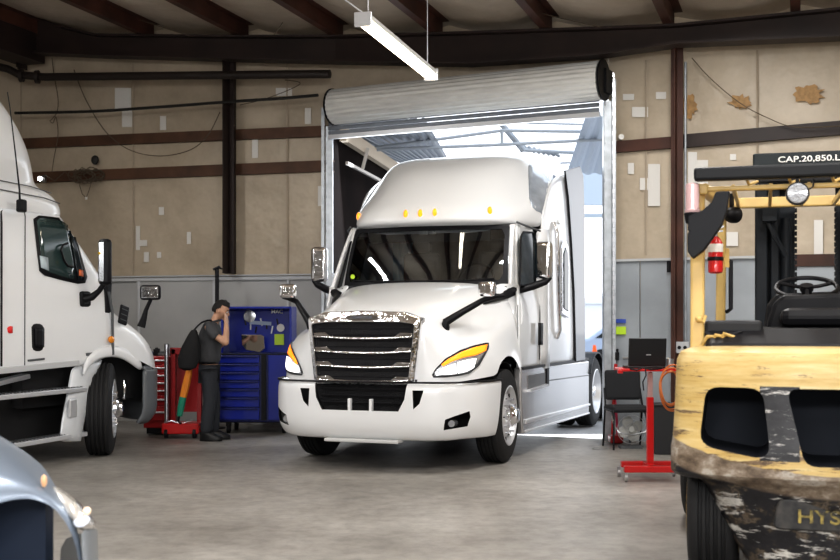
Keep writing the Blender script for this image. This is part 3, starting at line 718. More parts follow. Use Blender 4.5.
# doors: glass + seam lines + handle
for s_ in (1, -1):
    pts = [F1.atx(px, py, x) for px, py, x in [(519.5, 285, 1.19), (535, 286, 1.21), (535.5, 240, 1.16), (533, 232.5, 1.14), (523, 232, 1.125), (520.5, 237, 1.135)]]
    if s_ < 0: pts = [Vector((p.x - .14, p.y + .16, p.z)) for p in pts]
    m = MB(); vs = [m.bm.verts.new((s_ * p.x, p.y, p.z)) for p in pts]; m.bm.faces.new(vs); gl = m.build('door_window', GLASSD, T1, solid=.008)
    MB().tube([(s_ * (p.x + .004), p.y, p.z) for p in pts], .012, 6, closed=True).build('window_seal', BLACKP, gl, smooth=True)
    MB().tube([(s_ * 1.03, .93, 2.64), (s_ * 1.12, 1.05, 2.60), (s_ * 1.19, 1.4, 2.57)], .012, 6).build('drip_rail', GREYP, T1, smooth=True)
def on_cab(topc, botc, name, mt, off=.012, th=-.012, bv=None, nu=6, nv=6, both=True, par=None, fr=None):
    rows = patch_pts(fr or F1, bv or cb, topc, botc, nu, nv, off); os = []
    for R in ((rows, mir(rows)) if both else (rows,)): os.append(MB().grid(R).build(name, mt, par or T1, solid=th, smooth=True))
    return os
on_cab([(535.8, 323), (538.2, 323)], [(535.6, 345), (538, 345)], 'door_handle', BLACKP, .03, -.03)
on_cab([(517.5, 305), (518.2, 305)], [(517.5, 362), (518.2, 362)], 'door_seam', GREYP, .004, -.003, nu=1)
on_cab([(539.5, 300), (540.1, 300)], [(539, 360), (539.6, 360)], 'door_seam', GREYP, .004, -.003, nu=1)
# roof ------------------------------------------------------------------
ROOF = [
 [(0,.74,2.60),(.3,.75,2.60),(.6,.79,2.60),(.80,.88,2.60),(.91,1.0,2.60),(.98,1.15,2.61),(1.05,1.35,2.62),(1.14,1.55,2.63)],
 [(0,.58,2.63),(.3,.59,2.63),(.6,.64,2.63),(.82,.75,2.63),(.95,.92,2.63),(1.02,1.12,2.64),(1.09,1.32,2.65),(1.16,1.55,2.66)],
 [(0,.58,2.70),(.3,.59,2.70),(.6,.64,2.70),(.83,.75,2.70),(.96,.92,2.70),(1.03,1.12,2.71),(1.10,1.32,2.72),(1.18,1.55,2.72)],
 [(0,.66,2.82),(.3,.67,2.82),(.59,.72,2.82),(.81,.83,2.81),(.94,.99,2.81),(1.03,1.16,2.81),(1.11,1.35,2.82),(1.18,1.55,2.82)],
 [(0,.74,2.90),(.3,.75,2.90),(.57,.80,2.90),(.78,.91,2.89),(.91,1.07,2.88),(1.01,1.22,2.88),(1.1,1.38,2.88),(1.18,1.6,2.88)],
 [(0,.93,3.10),(.3,.94,3.10),(.56,1.0,3.09),(.75,1.12,3.07),(.88,1.28,3.05),(.98,1.42,3.03),(1.09,1.55,3.02),(1.18,1.7,3.0)],
 [(0,1.15,3.32),(.3,1.16,3.32),(.55,1.22,3.3),(.73,1.33,3.28),(.86,1.48,3.24),(.97,1.62,3.2),(1.08,1.74,3.18),(1.18,1.85,3.16)],
 [(0,1.5,3.50),(.3,1.51,3.50),(.57,1.55,3.50),(.77,1.64,3.47),(.89,1.78,3.42),(.97,1.9,3.36),(1.08,2.0,3.33),(1.18,2.1,3.28)],
 [(0,2.05,3.60),(.3,2.05,3.60),(.58,2.08,3.60),(.80,2.12,3.58),(.92,2.2,3.52),(.98,2.3,3.44),(1.09,2.4,3.4),(1.19,2.5,3.36)],
 [(0,2.9,3.64),(.3,2.9,3.64),(.6,2.9,3.64),(.85,2.9,3.62),(.97,2.9,3.56),(1.06,2.9,3.5),(1.12,2.9,3.47),(1.2,2.9,3.42)],
 [(0,3.7,3.66),(.3,3.7,3.66),(.55,3.7,3.65),(.75,3.7,3.62),(.9,3.7,3.58),(1.02,3.7,3.54),(1.12,3.7,3.5),(1.2,3.7,3.46)]]
roof = MB().grid(ROOF, mirror=True).build('roof_fairing', WHITE, T1, sub=3)
rb = bvh_of(roof)
for px, py in [(359, 216.6), (406, 214.2), (420.5, 213.6), (435, 212.7), (490, 211)]:
    p = F1.hit(rb, px, py, .0)
    if p is None: p = F1.aty(px, py, .75)
    e = MB().sphere((0, 0, 0), .037, (.8, .9, 1.4), 12).build('marker_light', AMBER, T1, smooth=True); e.location = p
    b_ = MB().sphere((0, 0, -.004), .042, (.85, .45, 1.45), 12).build('marker_base', WHITE, e, smooth=True)
# sleeper side + rear
top_e = [(1.5, 2.70), (1.6, 2.88), (1.7, 3.0), (1.85, 3.16), (2.1, 3.28), (2.5, 3.36), (2.9, 3.42), (3.75, 3.46)]
rows = []
for v in (0, .04, .2, .4, .6, .8, .93, 1):
    rows.append([(1.2 - (.03 if v == 0 else 0) + (.0 if k > 1 else -.01), y, .93 + (zt - .93) * v) for k, (y, zt) in enumerate(top_e)])
slp = MB().grid(rows).build('sleeper_side', WHITE, T1, sub=1, solid=.02)
MB().grid([[(-x, y, z) for x, y, z in r] for r in rows]).build('sleeper_side', WHITE, T1, sub=1, solid=.02)
sb = bvh_of(slp)
MB().box((0, 3.74, 2.25), (2.36, .04, 2.6)).build('sleeper_rear_panel', WHITE, T1)
# shaped column at the sleeper front edge, sleeper window, side extender
for s in (1, -1): MB().grid([[(s * 1.13, 1.42, z), (s * 1.19, 1.46, z), (s * 1.235, 1.54, z), (s * 1.235, 1.72, z), (s * 1.205, 1.80, z)] for z in (.95, 1.4, 1.9, 2.3, 2.6)]).build('sleeper_pillar', WHITE, T1, sub=1, solid=.01)
for s in (1, -1):
    fw = MB(); P = [(2.38, 1.60), (2.78, 1.55), (2.80, 2.2), (2.72, 2.48), (2.52, 2.55), (2.35, 2.42)]
    fw.prism([(y, z) for y, z in P], s * 1.205, s * 1.235, 'X'); e = fw.build('sleeper_window_surround', CHROME, T1, bevel=.02)
    MB().prism([(2.45, 1.67), (2.70, 1.63), (2.71, 2.2), (2.65, 2.4), (2.54, 2.45), (2.44, 2.36)], s * 1.232, s * 1.245, 'X').build('pane', GLASSD, e, bevel=.01)
EXTM = mat('grey_extender', (.11, .11, .12), .35, coat=.3)
for s in (1, -1):
    m = MB(); P = [(3.2, .98), (3.84, .98), (3.80, 3.0), (3.72, 3.50), (3.5, 3.60), (2.55, 3.42), (2.75, 3.1), (2.95, 2.5), (3.1, 1.9)]
    m.prism(P, s * 1.21, s * 1.225, 'X'); m.build('side_extender', EXTM, T1, bevel=.008)
    MB().tube([(s * 1.225, y, z) for y, z in [(3.2, .98), (3.1, 1.9), (2.95, 2.5), (2.75, 3.1), (2.55, 3.42)]], .012, 6).build('extender_seal', BLACKP, T1, smooth=True)
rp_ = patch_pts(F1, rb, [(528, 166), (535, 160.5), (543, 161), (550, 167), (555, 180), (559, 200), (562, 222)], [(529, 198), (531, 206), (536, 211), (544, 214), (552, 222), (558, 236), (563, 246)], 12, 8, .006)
for R in (rp_, mir(rp_)): MB().grid(R).build('roof_reflection_patch', mat('painted_sky_reflection', (.50, .55, .62), .2, metal=.25, coat=1, var=.35, vscale=3), T1, solid=.004, smooth=True)  # bluish patch paints the sky reflection on the glossy roof side
# skirts
for s in (1, -1):
    SK = [(.56, .26), (.50, .5), (.46, .8), (.47, 1.0), (4.2, .955), (4.2, .20), (2.2, .24)]
    e = MB().prism(SK, s * 1.12, s * 1.205, 'X').build('side_skirt', SILV, T1, bevel=.02)
    MB().prism([(.6, .42), (4.18, .36), (4.18, .33), (.6, .37)], s * 1.205, s * 1.23, 'X').build('skirt_ledge', ALU, e, bevel=.008)
    MB().prism([(.6, .30), (4.18, .235), (4.18, .215), (.6, .27)], s * 1.205, s * 1.222, 'X').build('skirt_rail', ALU, e, bevel=.006)
    MB().prism([(.75, .90), (1.55, .90), (1.55, .76), (.75, .74)], s * 1.2, s * 1.212, 'X').build('step_recess', mat('recess_grey', (.16, .16, .16), .4, metal=.6), e)
    MB().prism([(.72, .745), (1.58, .765), (1.58, .735), (.72, .715)], s * 1.2, s * 1.25, 'X').build('step_tread', ALU, e)
    MB().prism([(1.62, .97), (1.72, .97), (1.72, .74), (1.62, .74)], s * 1.2, s * 1.222, 'X').build('skirt_latch', BLACKP, e)
    MB().prism([(1.80, .80), (4.15, .76), (4.15, .75), (1.80, .79)], s * 1.204, s * 1.212, 'X').build('skirt_seam', GREYP, e)
    MB().box((s * 1.17, 2.3, .985), (.1, 3.6, .03)).build('sill_strip', BLACKP, T1)
# wheel wells
for s in (1, -1):
    m = MB(); rows = []
    for a in [PI * k / 14 for k in range(-1, 16)]: rows.append([(s * .7, .08 - .57 * math.cos(a), .5 + .58 * math.sin(a)), (s * 1.12, .08 - .57 * math.cos(a), .5 + .58 * math.sin(a))])
    m.grid(rows); m.box((s * .68, 0, .75), (.02, 1.3, .8)); m.build('wheel_well', DARK, T1, solid=.01)
m = MB().box((0, 1.2, .62), (1.5, 4.3, .5)).box((0, -.75, .65), (1.6, .5, .4)).beam((-.95, 0, .45), (.95, 0, .45), .14, .12); m.build('chassis', DARK, T1)
for s in (1, -1): MB().box((s * .42, 4.6, .9), (.1, 3.0, .26)).build('frame_rail', BLACKP, T1)
for s in (1, -1):
    wheel(T1, s * 1.035, .10, s, .02, nuts=True, rim=ALU)
    for yy in (4.72, 6.0):
        wheel(T1, s * 1.07, yy, s, 0, deep=True, rim=ALU); wheel(T1, s * .75, yy, s, 0, deep=True, rim=ALU, name='inner_wheel')
for s in (1, -1):
    m = MB(); rows = [[(s * .62, 4.72 + .6 * math.cos(a), .5 + .57 * math.sin(a)), (s * 1.23, 4.72 + .6 * math.cos(a), .5 + .57 * math.sin(a))] for a in [PI * k / 12 for k in range(2, 11)]]
    m.grid(rows).build('rear_fender', BLACKP, T1, solid=.02)
MB().cyl((0, 5.4, 1.05), (0, 5.4, 1.15), .5).build('fifth_wheel', BLACKP, T1)
# mirrors
for s in (1, -1):
    # hood mirror
    hb0 = F1.hit(hb, 445, 325, 0.0); q = lambda x, y, z: (s * x, y, z)
    m = MB().tube([q(hb0.x, hb0.y, hb0.z - .05), q(hb0.x + .02, hb0.y - .03, hb0.z + .03), q(.5 * (hb0.x + 1.05), .5 * (hb0.y - .50) - .03, .5 * (hb0.z + 1.72) + .01), q(1.05, -.50, 1.72), q(1.17, -.47, 1.765), q(1.25, -.42, 1.77)], [.05, .042, .034, .03, .03, .02], 10)
    m.sphere(q(hb0.x, hb0.y + .01, hb0.z - .03), .055, (.8, 1, 1.3)); arm = m.build('hood_mirror_arm', BLACKP, T1, smooth=True)
    hm = MB().box((0, 0, 0), (.19, .09, .15)).build('hood_mirror_head', CHROME, arm, bevel=.035, smooth=True); hm.location = (s * 1.12, -.57, 1.835); hm.rotation_euler = (0, 0, s * -.25)
    g_ = MB().box((0, .047, 0), (.16, .005, .12)).build('mirror_glass', GLASSD, hm, bevel=.01)
    ca, cb_ = F1.hit(hb, 483, 304, .01), F1.hit(hb, 503, 297, .02)
    MB().tube([q(ca.x, ca.y, ca.z), q((ca.x + cb_.x) / 2, (ca.y + cb_.y) / 2, (ca.z + cb_.z) / 2 + .01), q(cb_.x, cb_.y, cb_.z), q(1.06, .56, 1.84)], [.012, .035, .04, .045], 8).build('cowl_trim', BLACKP, T1, smooth=True)
    # door mirror with arm from the pillar
    m = MB().tube([(s * 1.0, .55, 1.80), (s * 1.08, .58, 1.84), (s * 1.16, .66, 1.865), (s * 1.27, .72, 1.90), (s * 1.40, .78, 1.95), (s * 1.46, .8, 2.0)], [.05, .05, .045, .045, .04, .022], 10)
    arm = m.build('door_mirror_arm', BLACKP, T1, smooth=True)
    MB().box((s * 1.12, .62, 1.855), (.07, .09, .12)).build('arm_bracket', mat('bracket_silver', (.6, .6, .6), .3, metal=.5), arm, bevel=.012)
    hm = MB().box((0, 0, .0), (.20, .12, .42)).build('door_mirror_head', CHROME, arm, bevel=.045, smooth=True); hm.location = (s * 1.38, .80, 2.19); hm.rotation_euler = (0, 0, s * -.2)
    MB().box((0, .062, 0), (.16, .006, .36)).build('mirror_glass', GLASSD, hm, bevel=.01)
    MB().cyl((s * 1.18, 2.3, 2.74), (s * 1.215, 2.3, 2.75), .03, n=12).build('side_marker', WHITE, T1)
# grab handle / fairing bits beside sleeper window (chrome shaft)
for s in (1, -1): MB().tube([(s * 1.2, 2.02, 2.72), (s * 1.245, 2.02, 2.6), (s * 1.245, 2.1, 1.9), (s * 1.245, 2.18, 1.4), (s * 1.2, 2.2, 1.3)], .025, 8).build('grab_bar', CHROME, T1, smooth=True)


# ------------------------------------------------------------------ white truck at the left edge
F2 = Frame(-4.532, 13.398, .40)
T2 = thing('semi_truck', F2.loc, -F2.th, 'white semi truck at the left, seen from its side with door, steps and turned wheel', 'truck')
def side(pts, x, name, mt, th=.02, par=None, bevel=0, frame=None):
    fr = frame or F2; m = MB(); V = [m.bm.verts.new(fr.atx(px, py, x)) for px, py in pts]; m.bm.faces.new(V)
    return m.build(name, mt, par or T2, solid=th, bevel=bevel)
# cab side shell, lofted across x: profile rows bottom to top
# y positions are forward (+) from the front axle
yr = -3.2
rows = []
for z, x, yf in [(1.02, 1.12, -.42), (1.12, 1.15, .02), (1.4, 1.165, .04), (1.7, 1.16, -.02), (1.9, 1.14, -.06), (2.1, 1.11, -.2), (2.35, 1.07, -.42), (2.55, 1.03, -.58), (2.70, .99, -.70)]:
    rows.append([(x - (.0 if t < .98 else .03), yr + (yf - yr) * t, z) for t in (0, .2, .45, .6, .75, .9, .97, 1)])
c2 = MB().grid(rows).build('cab_side', WHITE2, T2, sub=2, solid=.03)
MB().grid([[(-x, y, z) for x, y, z in r] for r in rows]).build('cab_side', WHITE2, T2, sub=2, solid=.03)
c2b = bvh_of(c2)
# cab roof lip and roof fairing
def prow(z, x, yf, yb=-3.2): return [(0, yf + .22, z + .03), (.4, yf + .2, z + .03), (.75, yf + .1, z + .02), (.92, yf, z), (x, yf - .14, z - .02), (x + .04, yf - .5, z - .02), (x + .05, yf - 1.1, z - .02), (x + .05, yb, z - .02)]
rows = [prow(2.66, 1.0, -.56), prow(2.74, 1.01, -.56), prow(2.84, 1.01, -.66), prow(2.90, 1.0, -.82), prow(2.94, 1.0, -.98), prow(3.10, 1.03, -1.0), prow(3.35, 1.04, -1.10), prow(3.6, 1.03, -1.30), prow(3.82, 1.0, -1.55), prow(3.98, .85, -1.85)]
MB().grid(rows, mirror=True).build('roof_fairing', WHITE2, T2, sub=2)
ex = MB()
for k, z in enumerate((2.80, 2.90)): ex.tube([(1.02 + .035, -.66 - .05 * k, z - .02), (1.06, -1.0, z - .015), (1.075, -1.6, z), (1.075, -2.6, z + .02)], .006, 6)
for i_, pts in enumerate(([(1.03, -.72, 2.77), (1.07, -1.0, 2.80), (1.075, -2.2, 2.84)], [(1.02, -.84, 2.87), (1.06, -1.2, 2.90), (1.06, -2.2, 2.93)])):
    MB().tube(pts, .006, 6).build('roof_seam', GREYP, T2)
ex.bm.free()
# hood with fender
HR = []
# sections by y (rear to front); columns: centre -> shoulder -> side -> fender outer
for y, zc, ws_, zs, zf, xo, zb in [(-.06, 1.93, .85, 1.86, 1.55, 1.13, 1.16), (.15, 1.86, .83, 1.80, 1.50, 1.155, 1.14), (.4, 1.76, .78, 1.70, 1.42, 1.17, 1.08), (.62, 1.66, .72, 1.60, 1.33, 1.17, 1.0), (.8, 1.58, .66, 1.5, 1.22, 1.14, .95), (.98, 1.46, .60, 1.4, 1.12, 1.04, .92), (1.1, 1.3, .55, 1.24, 1.04, .92, .92)]:
    HR.append([(0, y + .12 * (y > .7), zc), (ws_ * .6, y + .1 * (y > .7), zc - .01), (ws_, y + .04 * (y > .7), zs), (ws_ + .08, y, zs - .1), (xo - .12, y, zf + .08), (xo - .03, y, zf - .02), (xo, y, zf - .15), (xo + .005, y, max(zb, zf - .4))])
h2 = MB().grid(HR, mirror=True).build('hood', WHITE2, T2, sub=2); h2b = bvh_of(h2)
# apron between door and arch + wheel arch lip
arch = [(a_, b_) for a_, b_ in [(-.50, .90), (-.40, 1.02), (-.22, 1.09), (0, 1.115), (.22, 1.08), (.42, .98), (.52, .93)]]
m = MB(); m.grid([[(1.165, y, z + .13) for y, z in arch], [(1.185, y, z + .03) for y, z in arch], [(1.15, y, z) for y, z in arch]]); m.build('fender_lip', WHITE2, T2, sub=1, solid=.02)
# windshield strip of dark glass (far side only glimpsed)
MB().grid([[(-.95, .0, 1.92), (0, .18, 1.92), (.95, .0, 1.92), (1.08, -.1, 1.92)], [(-.9, -.62, 2.66), (0, -.5, 2.66), (.9, -.62, 2.66), (.96, -.68, 2.66)]]).build('windshield', GLASSD, T2, solid=.01, smooth=True)
# door window with black frame, glass, pane divider
def on2(topc, botc, name, mt, off=.012, th=.008, nu=8, nv=6, par=None, bv=None):
    return MB().grid(patch_pts(F2, bv or c2b, topc, botc, nu, nv, off)).build(name, mt, par or T2, solid=th, smooth=True)
wf = on2([(33, 219), (36, 215.5), (50, 217), (64, 219), (69, 224), (75, 237)], [(39, 271), (44, 275.5), (60, 280), (78, 284), (85, 283), (86.5, 277)], 'window_frame', BLACKP, .012)
WG2 = mat('door_glass_teal', (.030, .055, .054), .08, spec=.6, coat=.5)
on2([(35.5, 221), (38, 218.5), (50, 219.5), (61, 221.5), (66, 226)], [(41, 268), (46, 272), (60, 276.5), (74, 280), (72, 262)], 'door_glass', WG2, .022, par=wf)
on2([(66.5, 222), (68, 225), (74, 238)], [(77, 280), (81, 281), (84, 278)], 'quarter_glass', GLASSD, .024, par=wf, nu=4)
on2([(38, 256), (46, 258)], [(39.5, 268), (47, 271)], 'window_paper', mat('paper_pale', (.5, .58, .62), .6), .028, par=wf, nu=2, nv=2)
on2([(77, 270), (81, 271)], [(77, 276), (81, 277)], 'window_sticker', mat('sticker_orange', (.8, .2, .08), .5), .034, par=wf, nu=2, nv=2)
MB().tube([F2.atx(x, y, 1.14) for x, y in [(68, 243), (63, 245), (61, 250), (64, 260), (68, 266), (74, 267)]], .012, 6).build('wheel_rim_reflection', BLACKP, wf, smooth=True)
on2([(31.5, 327), (34, 323.5), (41, 324), (43.5, 328)], [(32, 347), (34, 351), (41, 351), (43, 347)], 'door_handle_recess', DARK, .008, nu=5)
hd = on2([(33.2, 328), (41.8, 328.5)], [(33.6, 347), (41.6, 347)], 'door_handle', BLACKP, .035, .03, nu=3)
on2([(24.6, 205), (25.4, 205)], [(24.0, 366), (24.8, 366)], 'door_seam', GREYP, .006, nu=1, nv=14)
on2([(0, 200), (1.6, 200)], [(0, 366), (1.4, 366)], 'door_edge_seal', BLACKP, .006, nu=1, nv=14)
on2([(27.5, 359.6), (44, 357.8)], [(27.5, 361.4), (44, 359.6)], 'door_badge', GREYP, .01, nu=2, nv=1)
on2([(85.5, 353), (93, 352.3)], [(86, 355.8), (92.5, 355.6)], 'side_badge', GREYP, .01, nu=2, nv=1)
on2([(7, 328), (9, 326), (12, 326.5)], [(7.5, 332), (9, 333.5), (12, 333)], 'red_mark', mat('red_mark', (.8, .03, .03), .5), .01, nu=3, nv=2)
# cowl pieces: black vent strip, fender vent, marker light
MB().prism([(-.13, 1.60), (-.02, 1.60), (.0, 1.95), (-.1, 1.93)], 1.1, 1.165, 'X').build('cowl_vent', BLACKP, T2, bevel=.02)
MB().prism([(-.02, 1.13), (.01, 1.13), (-.0, 1.62), (-.06, 1.84), (-.1, 1.84), (-.03, 1.6)], 1.165, 1.180, 'X').build('hood_seam', GREYP, T2)
p = F2.atx(122.5, 315, 1.13); vv = MB().box((0, 0, 0), (.03, .15, .22)).build('fender_vent', BLACKP, T2, bevel=.02); vv.location = (1.145, .22, 1.58); vv.rotation_euler = (-.25, 0, 0)
for k in range(3): q = MB().box((.018, 0, -.06 + k * .06), (.006, .13, .008)).build('vent_slat', GREYP, vv)
p = F2.atx(111, 339.5, 1.17); mk = MB().sphere((0, 0, 0), .05, (.35, 1.1, .8), 14).build('marker_light', AMBERD, T2, smooth=True); mk.location = (1.175, p.y, p.z)
# black/grey bumper at the front
rows = [[(.3, 1.28, z), (.8, 1.2, z), (1.0, 1.08, z), (1.12, .9, z), (1.165, .72, z), (1.17, .58, z)] for z in (.94, .9, .6, .4, .30)]
rows[-1] = [(x * .95, y - .1, z) for x, y, z in rows[-1]]
MB().grid(rows, mirror=True).build('bumper', mat('bumper_grey', (.14, .15, .16), .45), T2, sub=1, solid=.03)
MB().box((1.1, .72, .96), (.06, .16, .05)).build('headlight_edge', REFL, T2, bevel=.015)
# open arch interior, chassis
MB().box((.3, -.1, .9), (1.3, 2.2, .6)).box((.2, -1.6, .62), (1.2, 2.6, .75)).beam((-.9, 0, .45), (.9, 0, .45), .14, .12).build('chassis', DARK, T2)
MB().tube([(1.0, .42, .6), (.95, .5, .75), (.9, .46, .95)], .02, 6).build('brake_hose', CHROME, T2, smooth=True)
wheel(T2, 1.0, 0.0, 1, .58, nuts=True, rim=ALU, r=.52, w=.30)
wheel(T2, -1.0, 0.0, -1, .5, r=.52)
# lower side: sill, steps, fairing behind the wheel
def strip3(a, b, wd, h, name, mt, par=T2): return MB().beam(a, b, wd, h).build(name, mt, par, bevel=.008)
A = F2.atx(-30, 374, 1.15); B = F2.atx(78, 363, 1.15); strip3(A, B, .05, .06, 'sill_moulding', TRIMG)
for (xa, ya), (xb, yb), nm in [((-40, 401), (81, 389), 'upper_step'), ((-30, 452), (82, 433.5), 'lower_step')]:
    A = F2.atx(xa, ya, 1.12); B = F2.atx(xb, yb, 1.12); e = MB().beam(A, B, .16, .05).build(nm, ALU, T2, bevel=.01)
    m = MB(); d = (B - A); L = d.length; d.normalize()
    for k in range(int(L / .05)): m.box(A + d * (.03 + k * .05) + Vector((.0, 0, .03)), (.13, .018, .012))
    m.build('step_tread', STEEL, e)
rows = []
for (xa, ya, xb, yb, dx) in [(72, 366, 104, 360, .0), (70, 380, 97, 378, .03), (66, 400, 91, 399, .06), (62, 420, 86, 418, .08), (60, 438, 83, 436, .09), (61, 442, 82, 441, .05)]:
    A = F2.atx(xa, ya, 1.08 + dx); B = F2.atx(xb, yb, 1.08 + dx); Mi = A.lerp(B, .5) + Vector((.05, 0, 0)); rows.append([A, A.lerp(B, .25) + Vector((.035, 0, 0)), Mi, A.lerp(B, .75) + Vector((.05, 0, 0)), B, B - Vector((.1, 0, 0))])
sf = MB().grid(rows).build('wheel_fairing', mat('fairing_grey_white', (.62, .64, .66), .35, metal=.2), T2, sub=2, solid=.02)
MB().box((1.2, -.72, .58), (.03, .12, .2)).build('fairing_step_pad', ALU, sf, bevel=.02)
strip3(F2.atx(-20, 387, 1.05), F2.atx(26, 376, 1.05), .12, .05, 'tank_strap', STEEL)
# mirrors
arm = MB().tube([F2.atx(84, 299, 1.17), F2.atx(92, 297, 1.24), F2.atx(99, 291, 1.32), F2.atx(104, 284, 1.38), F2.atx(106, 278, 1.4)], [.05, .04, .03, .028, .028], 10).build('door_mirror_arm', BLACKP, T2, smooth=True)
q = F2.atx(85, 299, 1.165); MB().box(q, (.06, .16, .17)).build('arm_base', BLACKP, arm, bevel=.03)
q = F2.atx(105, 262, 1.42); hm = MB().box((0, 0, 0), (.14, .10, .50)).build('door_mirror_head', BLACKP, arm, bevel=.04, smooth=True); hm.location = q; hm.rotation_euler = (0, 0, .5)
MB().box((-.03, -.053, .0), (.05, .006, .42)).build('mirror_glass', mat('mirror_grey', (.25, .26, .27), .15, metal=.8), hm)
MB().sphere((-.05, -.05, .09), .018, (1, .5, 1)).build('mirror_lamp', mat('dull_amber', (.6, .4, .02), .4), hm, smooth=True)
arm = MB().tube([F2.atx(141, 327, .95), F2.atx(144, 318, .98), F2.atx(146, 310, 1.0), F2.atx(151, 299, 1.05), F2.atx(150, 294, 1.05)], [.05, .035, .025, .022, .02], 8).build('hood_mirror_arm', BLACKP, T2, smooth=True)
q = F2.atx(150.5, 292.5, 1.05); hm = MB().box((0, 0, 0), (.25, .08, .18)).build('hood_mirror_head', BLACKP, arm, bevel=.035, smooth=True); hm.location = q; hm.rotation_euler = (0, 0, F2.th)
MB().box((0, -.042, 0), (.20, .008, .135)).build('mirror_glass', CHROME, hm, bevel=.004)
an = MB().tube([F2.atx(20, 209, 1.16), F2.atx(19.5, 190, 1.18), F2.atx(15, 150, 1.2), F2.atx(10, 108, 1.22), F2.atx(7.5, 92, 1.23)], [.012, .009, .007, .005, .005], 6).build('antenna', BLACKP, T2, smooth=True)
q = F2.atx(20, 206, 1.14); MB().box(q + Vector((.02, 0, 0)), (.08, .09, .13)).build('antenna_mount', BLACKP, an, bevel=.02)

# ------------------------------------------------------------------ forklift on the right
F3 = Frame(2.19, 6.0, math.atan(.3))
T3 = thing('forklift', F3.loc, -F3.th, 'large worn yellow and black forklift seen from behind at the right edge', 'forklift')
def worn_mat():
    m = bpy.data.materials.new('worn_counterweight'); m.use_nodes = True; nt = m.node_tree; b = nt.nodes['Principled BSDF']
    N = nt.nodes.new; L = nt.links.new
    tc = N('ShaderNodeTexCoord'); sp = N('ShaderNodeSeparateXYZ'); L(tc.outputs['Object'], sp.inputs[0])
    def math_(op, a, b_=None, c=None):
        n = N('ShaderNodeMath'); n.operation = op
        for i, v in enumerate((a, b_, c)):
            if v is None: continue
            if isinstance(v, (int, float)): n.inputs[i].default_value = v
            else: L(v, n.inputs[i])
        return n.outputs[0]
    def noise(sc, st, det=8, rg=.65):
        mp = N('ShaderNodeMapping'); mp.inputs['Scale'].default_value = st; L(tc.outputs['Object'], mp.inputs[0])
        n = N('ShaderNodeTexNoise'); n.inputs['Scale'].default_value = sc; n.inputs['Detail'].default_value = det; n.inputs['Roughness'].default_value = rg; L(mp.outputs[0], n.inputs[0]); return n.outputs['Fac']
    def ramp(v, stops):
        r = N('ShaderNodeValToRGB'); e = r.color_ramp.elements
        e[0].position, e[0].color = stops[0][0], (*stops[0][1], 1); e[1].position, e[1].color = stops[-1][0], (*stops[-1][1], 1)
        for p, c in stops[1:-1]: k = e.new(p); k.color = (*c, 1)
        L(v, r.inputs[0]); return r.outputs[0]
    def mix(f, a, b_):
        n = N('ShaderNodeMix'); n.data_type = 'RGBA'
        if isinstance(f, (int, float)): n.inputs[0].default_value = f
        else: L(f, n.inputs[0])
        L(a, n.inputs[6]); L(b_, n.inputs[7]); return n.outputs[2]
    x, z = sp.outputs['X'], sp.outputs['Z']
    n_big = noise(2.6, (1, 1, 1)); n_scr = noise(9, (.35, .35, 3.5)); n_fl = noise(16, (1, 1, 1)); n_med = noise(5.5, (1, 1, 1.6), 9, .7)
    yel = ramp(n_scr, [(.30, (.40, .27, .10)), (.42, (.52, .36, .13)), (.6, (.60, .45, .20)), (.78, (.66, .55, .32))])
    # chips of dark through yellow, more of them low down
    chips = ramp(math_('SUBTRACT', noise(11, (.3, .3, 2.8), 10, .78), math_('MULTIPLY', math_('SUBTRACT', 1.15, z), .14)), [(.40, (1, 1, 1)), (.43, (0, 0, 0))])
    yel = mix(chips, yel, ramp(n_fl, [(.3, (.05, .03, .02)), (.7, (.25, .17, .10))]))
    dark = ramp(n_med, [(.38, (.008, .008, .010)), (.50, (.014, .014, .018)), (.545, (.05, .038, .026)), (.58, (.14, .11, .08)), (.61, (.02, .018, .02)), (.8, (.012, .012, .014))])
    whites = ramp(noise(7, (.5, .5, 2.6), 9, .75), [(.55, (0, 0, 0)), (.575, (1, 1, 1))])
    dark2 = mix(whites, dark, ramp(n_fl, [(.3, (.30, .29, .27)), (.6, (.62, .60, .56))]))
    # boundary curve: z_b = .80 - .16*(1-x^2/.77) ; above is yellow
    zb = math_('SUBTRACT', .865, math_('MULTIPLY', math_('SUBTRACT', 1, math_('MULTIPLY', math_('MULTIPLY', x, x), 1.29)), .165))
    zbn = math_('ADD', zb, math_('MULTIPLY', math_('SUBTRACT', n_med, .5), .05))
    up = ramp(math_('ADD', math_('MULTIPLY', math_('SUBTRACT', z, zbn), 20), .5), [(.45, (0, 0, 0)), (.55, (1, 1, 1))])
    # brown worn belt just under
    belt = ramp(math_('ADD', math_('MULTIPLY', math_('SUBTRACT', z, math_('SUBTRACT', zbn, .13)), 14), .5), [(.4, (0, 0, 0)), (.6, (1, 1, 1))])
    brown = ramp(n_med, [(.35, (.05, .035, .025)), (.47, (.16, .12, .085)), (.55, (.26, .21, .16)), (.62, (.42, .38, .33)), (.7, (.10, .08, .06))])
    low = mix(belt, dark2, brown)
    # painted black band round the openings
    ax = math_('ABSOLUTE', x)
    inx = math_('MULTIPLY', math_('GREATER_THAN', ax, .20), math_('LESS_THAN', ax, .40)); inz = math_('MULTIPLY', math_('LESS_THAN', z, 1.16), math_('GREATER_THAN', z, .77))
    up_c = mix(math_('MULTIPLY', inx, inz), yel, mix(ramp(noise(13, (.4, .4, 3), 9, .8), [(.56, (0, 0, 0)), (.59, (1, 1, 1))]), ramp(n_fl, [(.3, (.008, .008, .01)), (.7, (.02, .02, .024))]), ramp(n_fl, [(.3, (.3, .29, .27)), (.6, (.6, .58, .55))])))
    col = mix(up, low, up_c); L(col, b.inputs['Base Color'])
    b.inputs['Roughness'].default_value = .42
    bp = N('ShaderNodeBump'); bp.inputs['Strength'].default_value = .35; bp.inputs['Distance'].default_value = .01; L(n_med, bp.inputs['Height']); L(bp.outputs[0], b.inputs['Normal'])
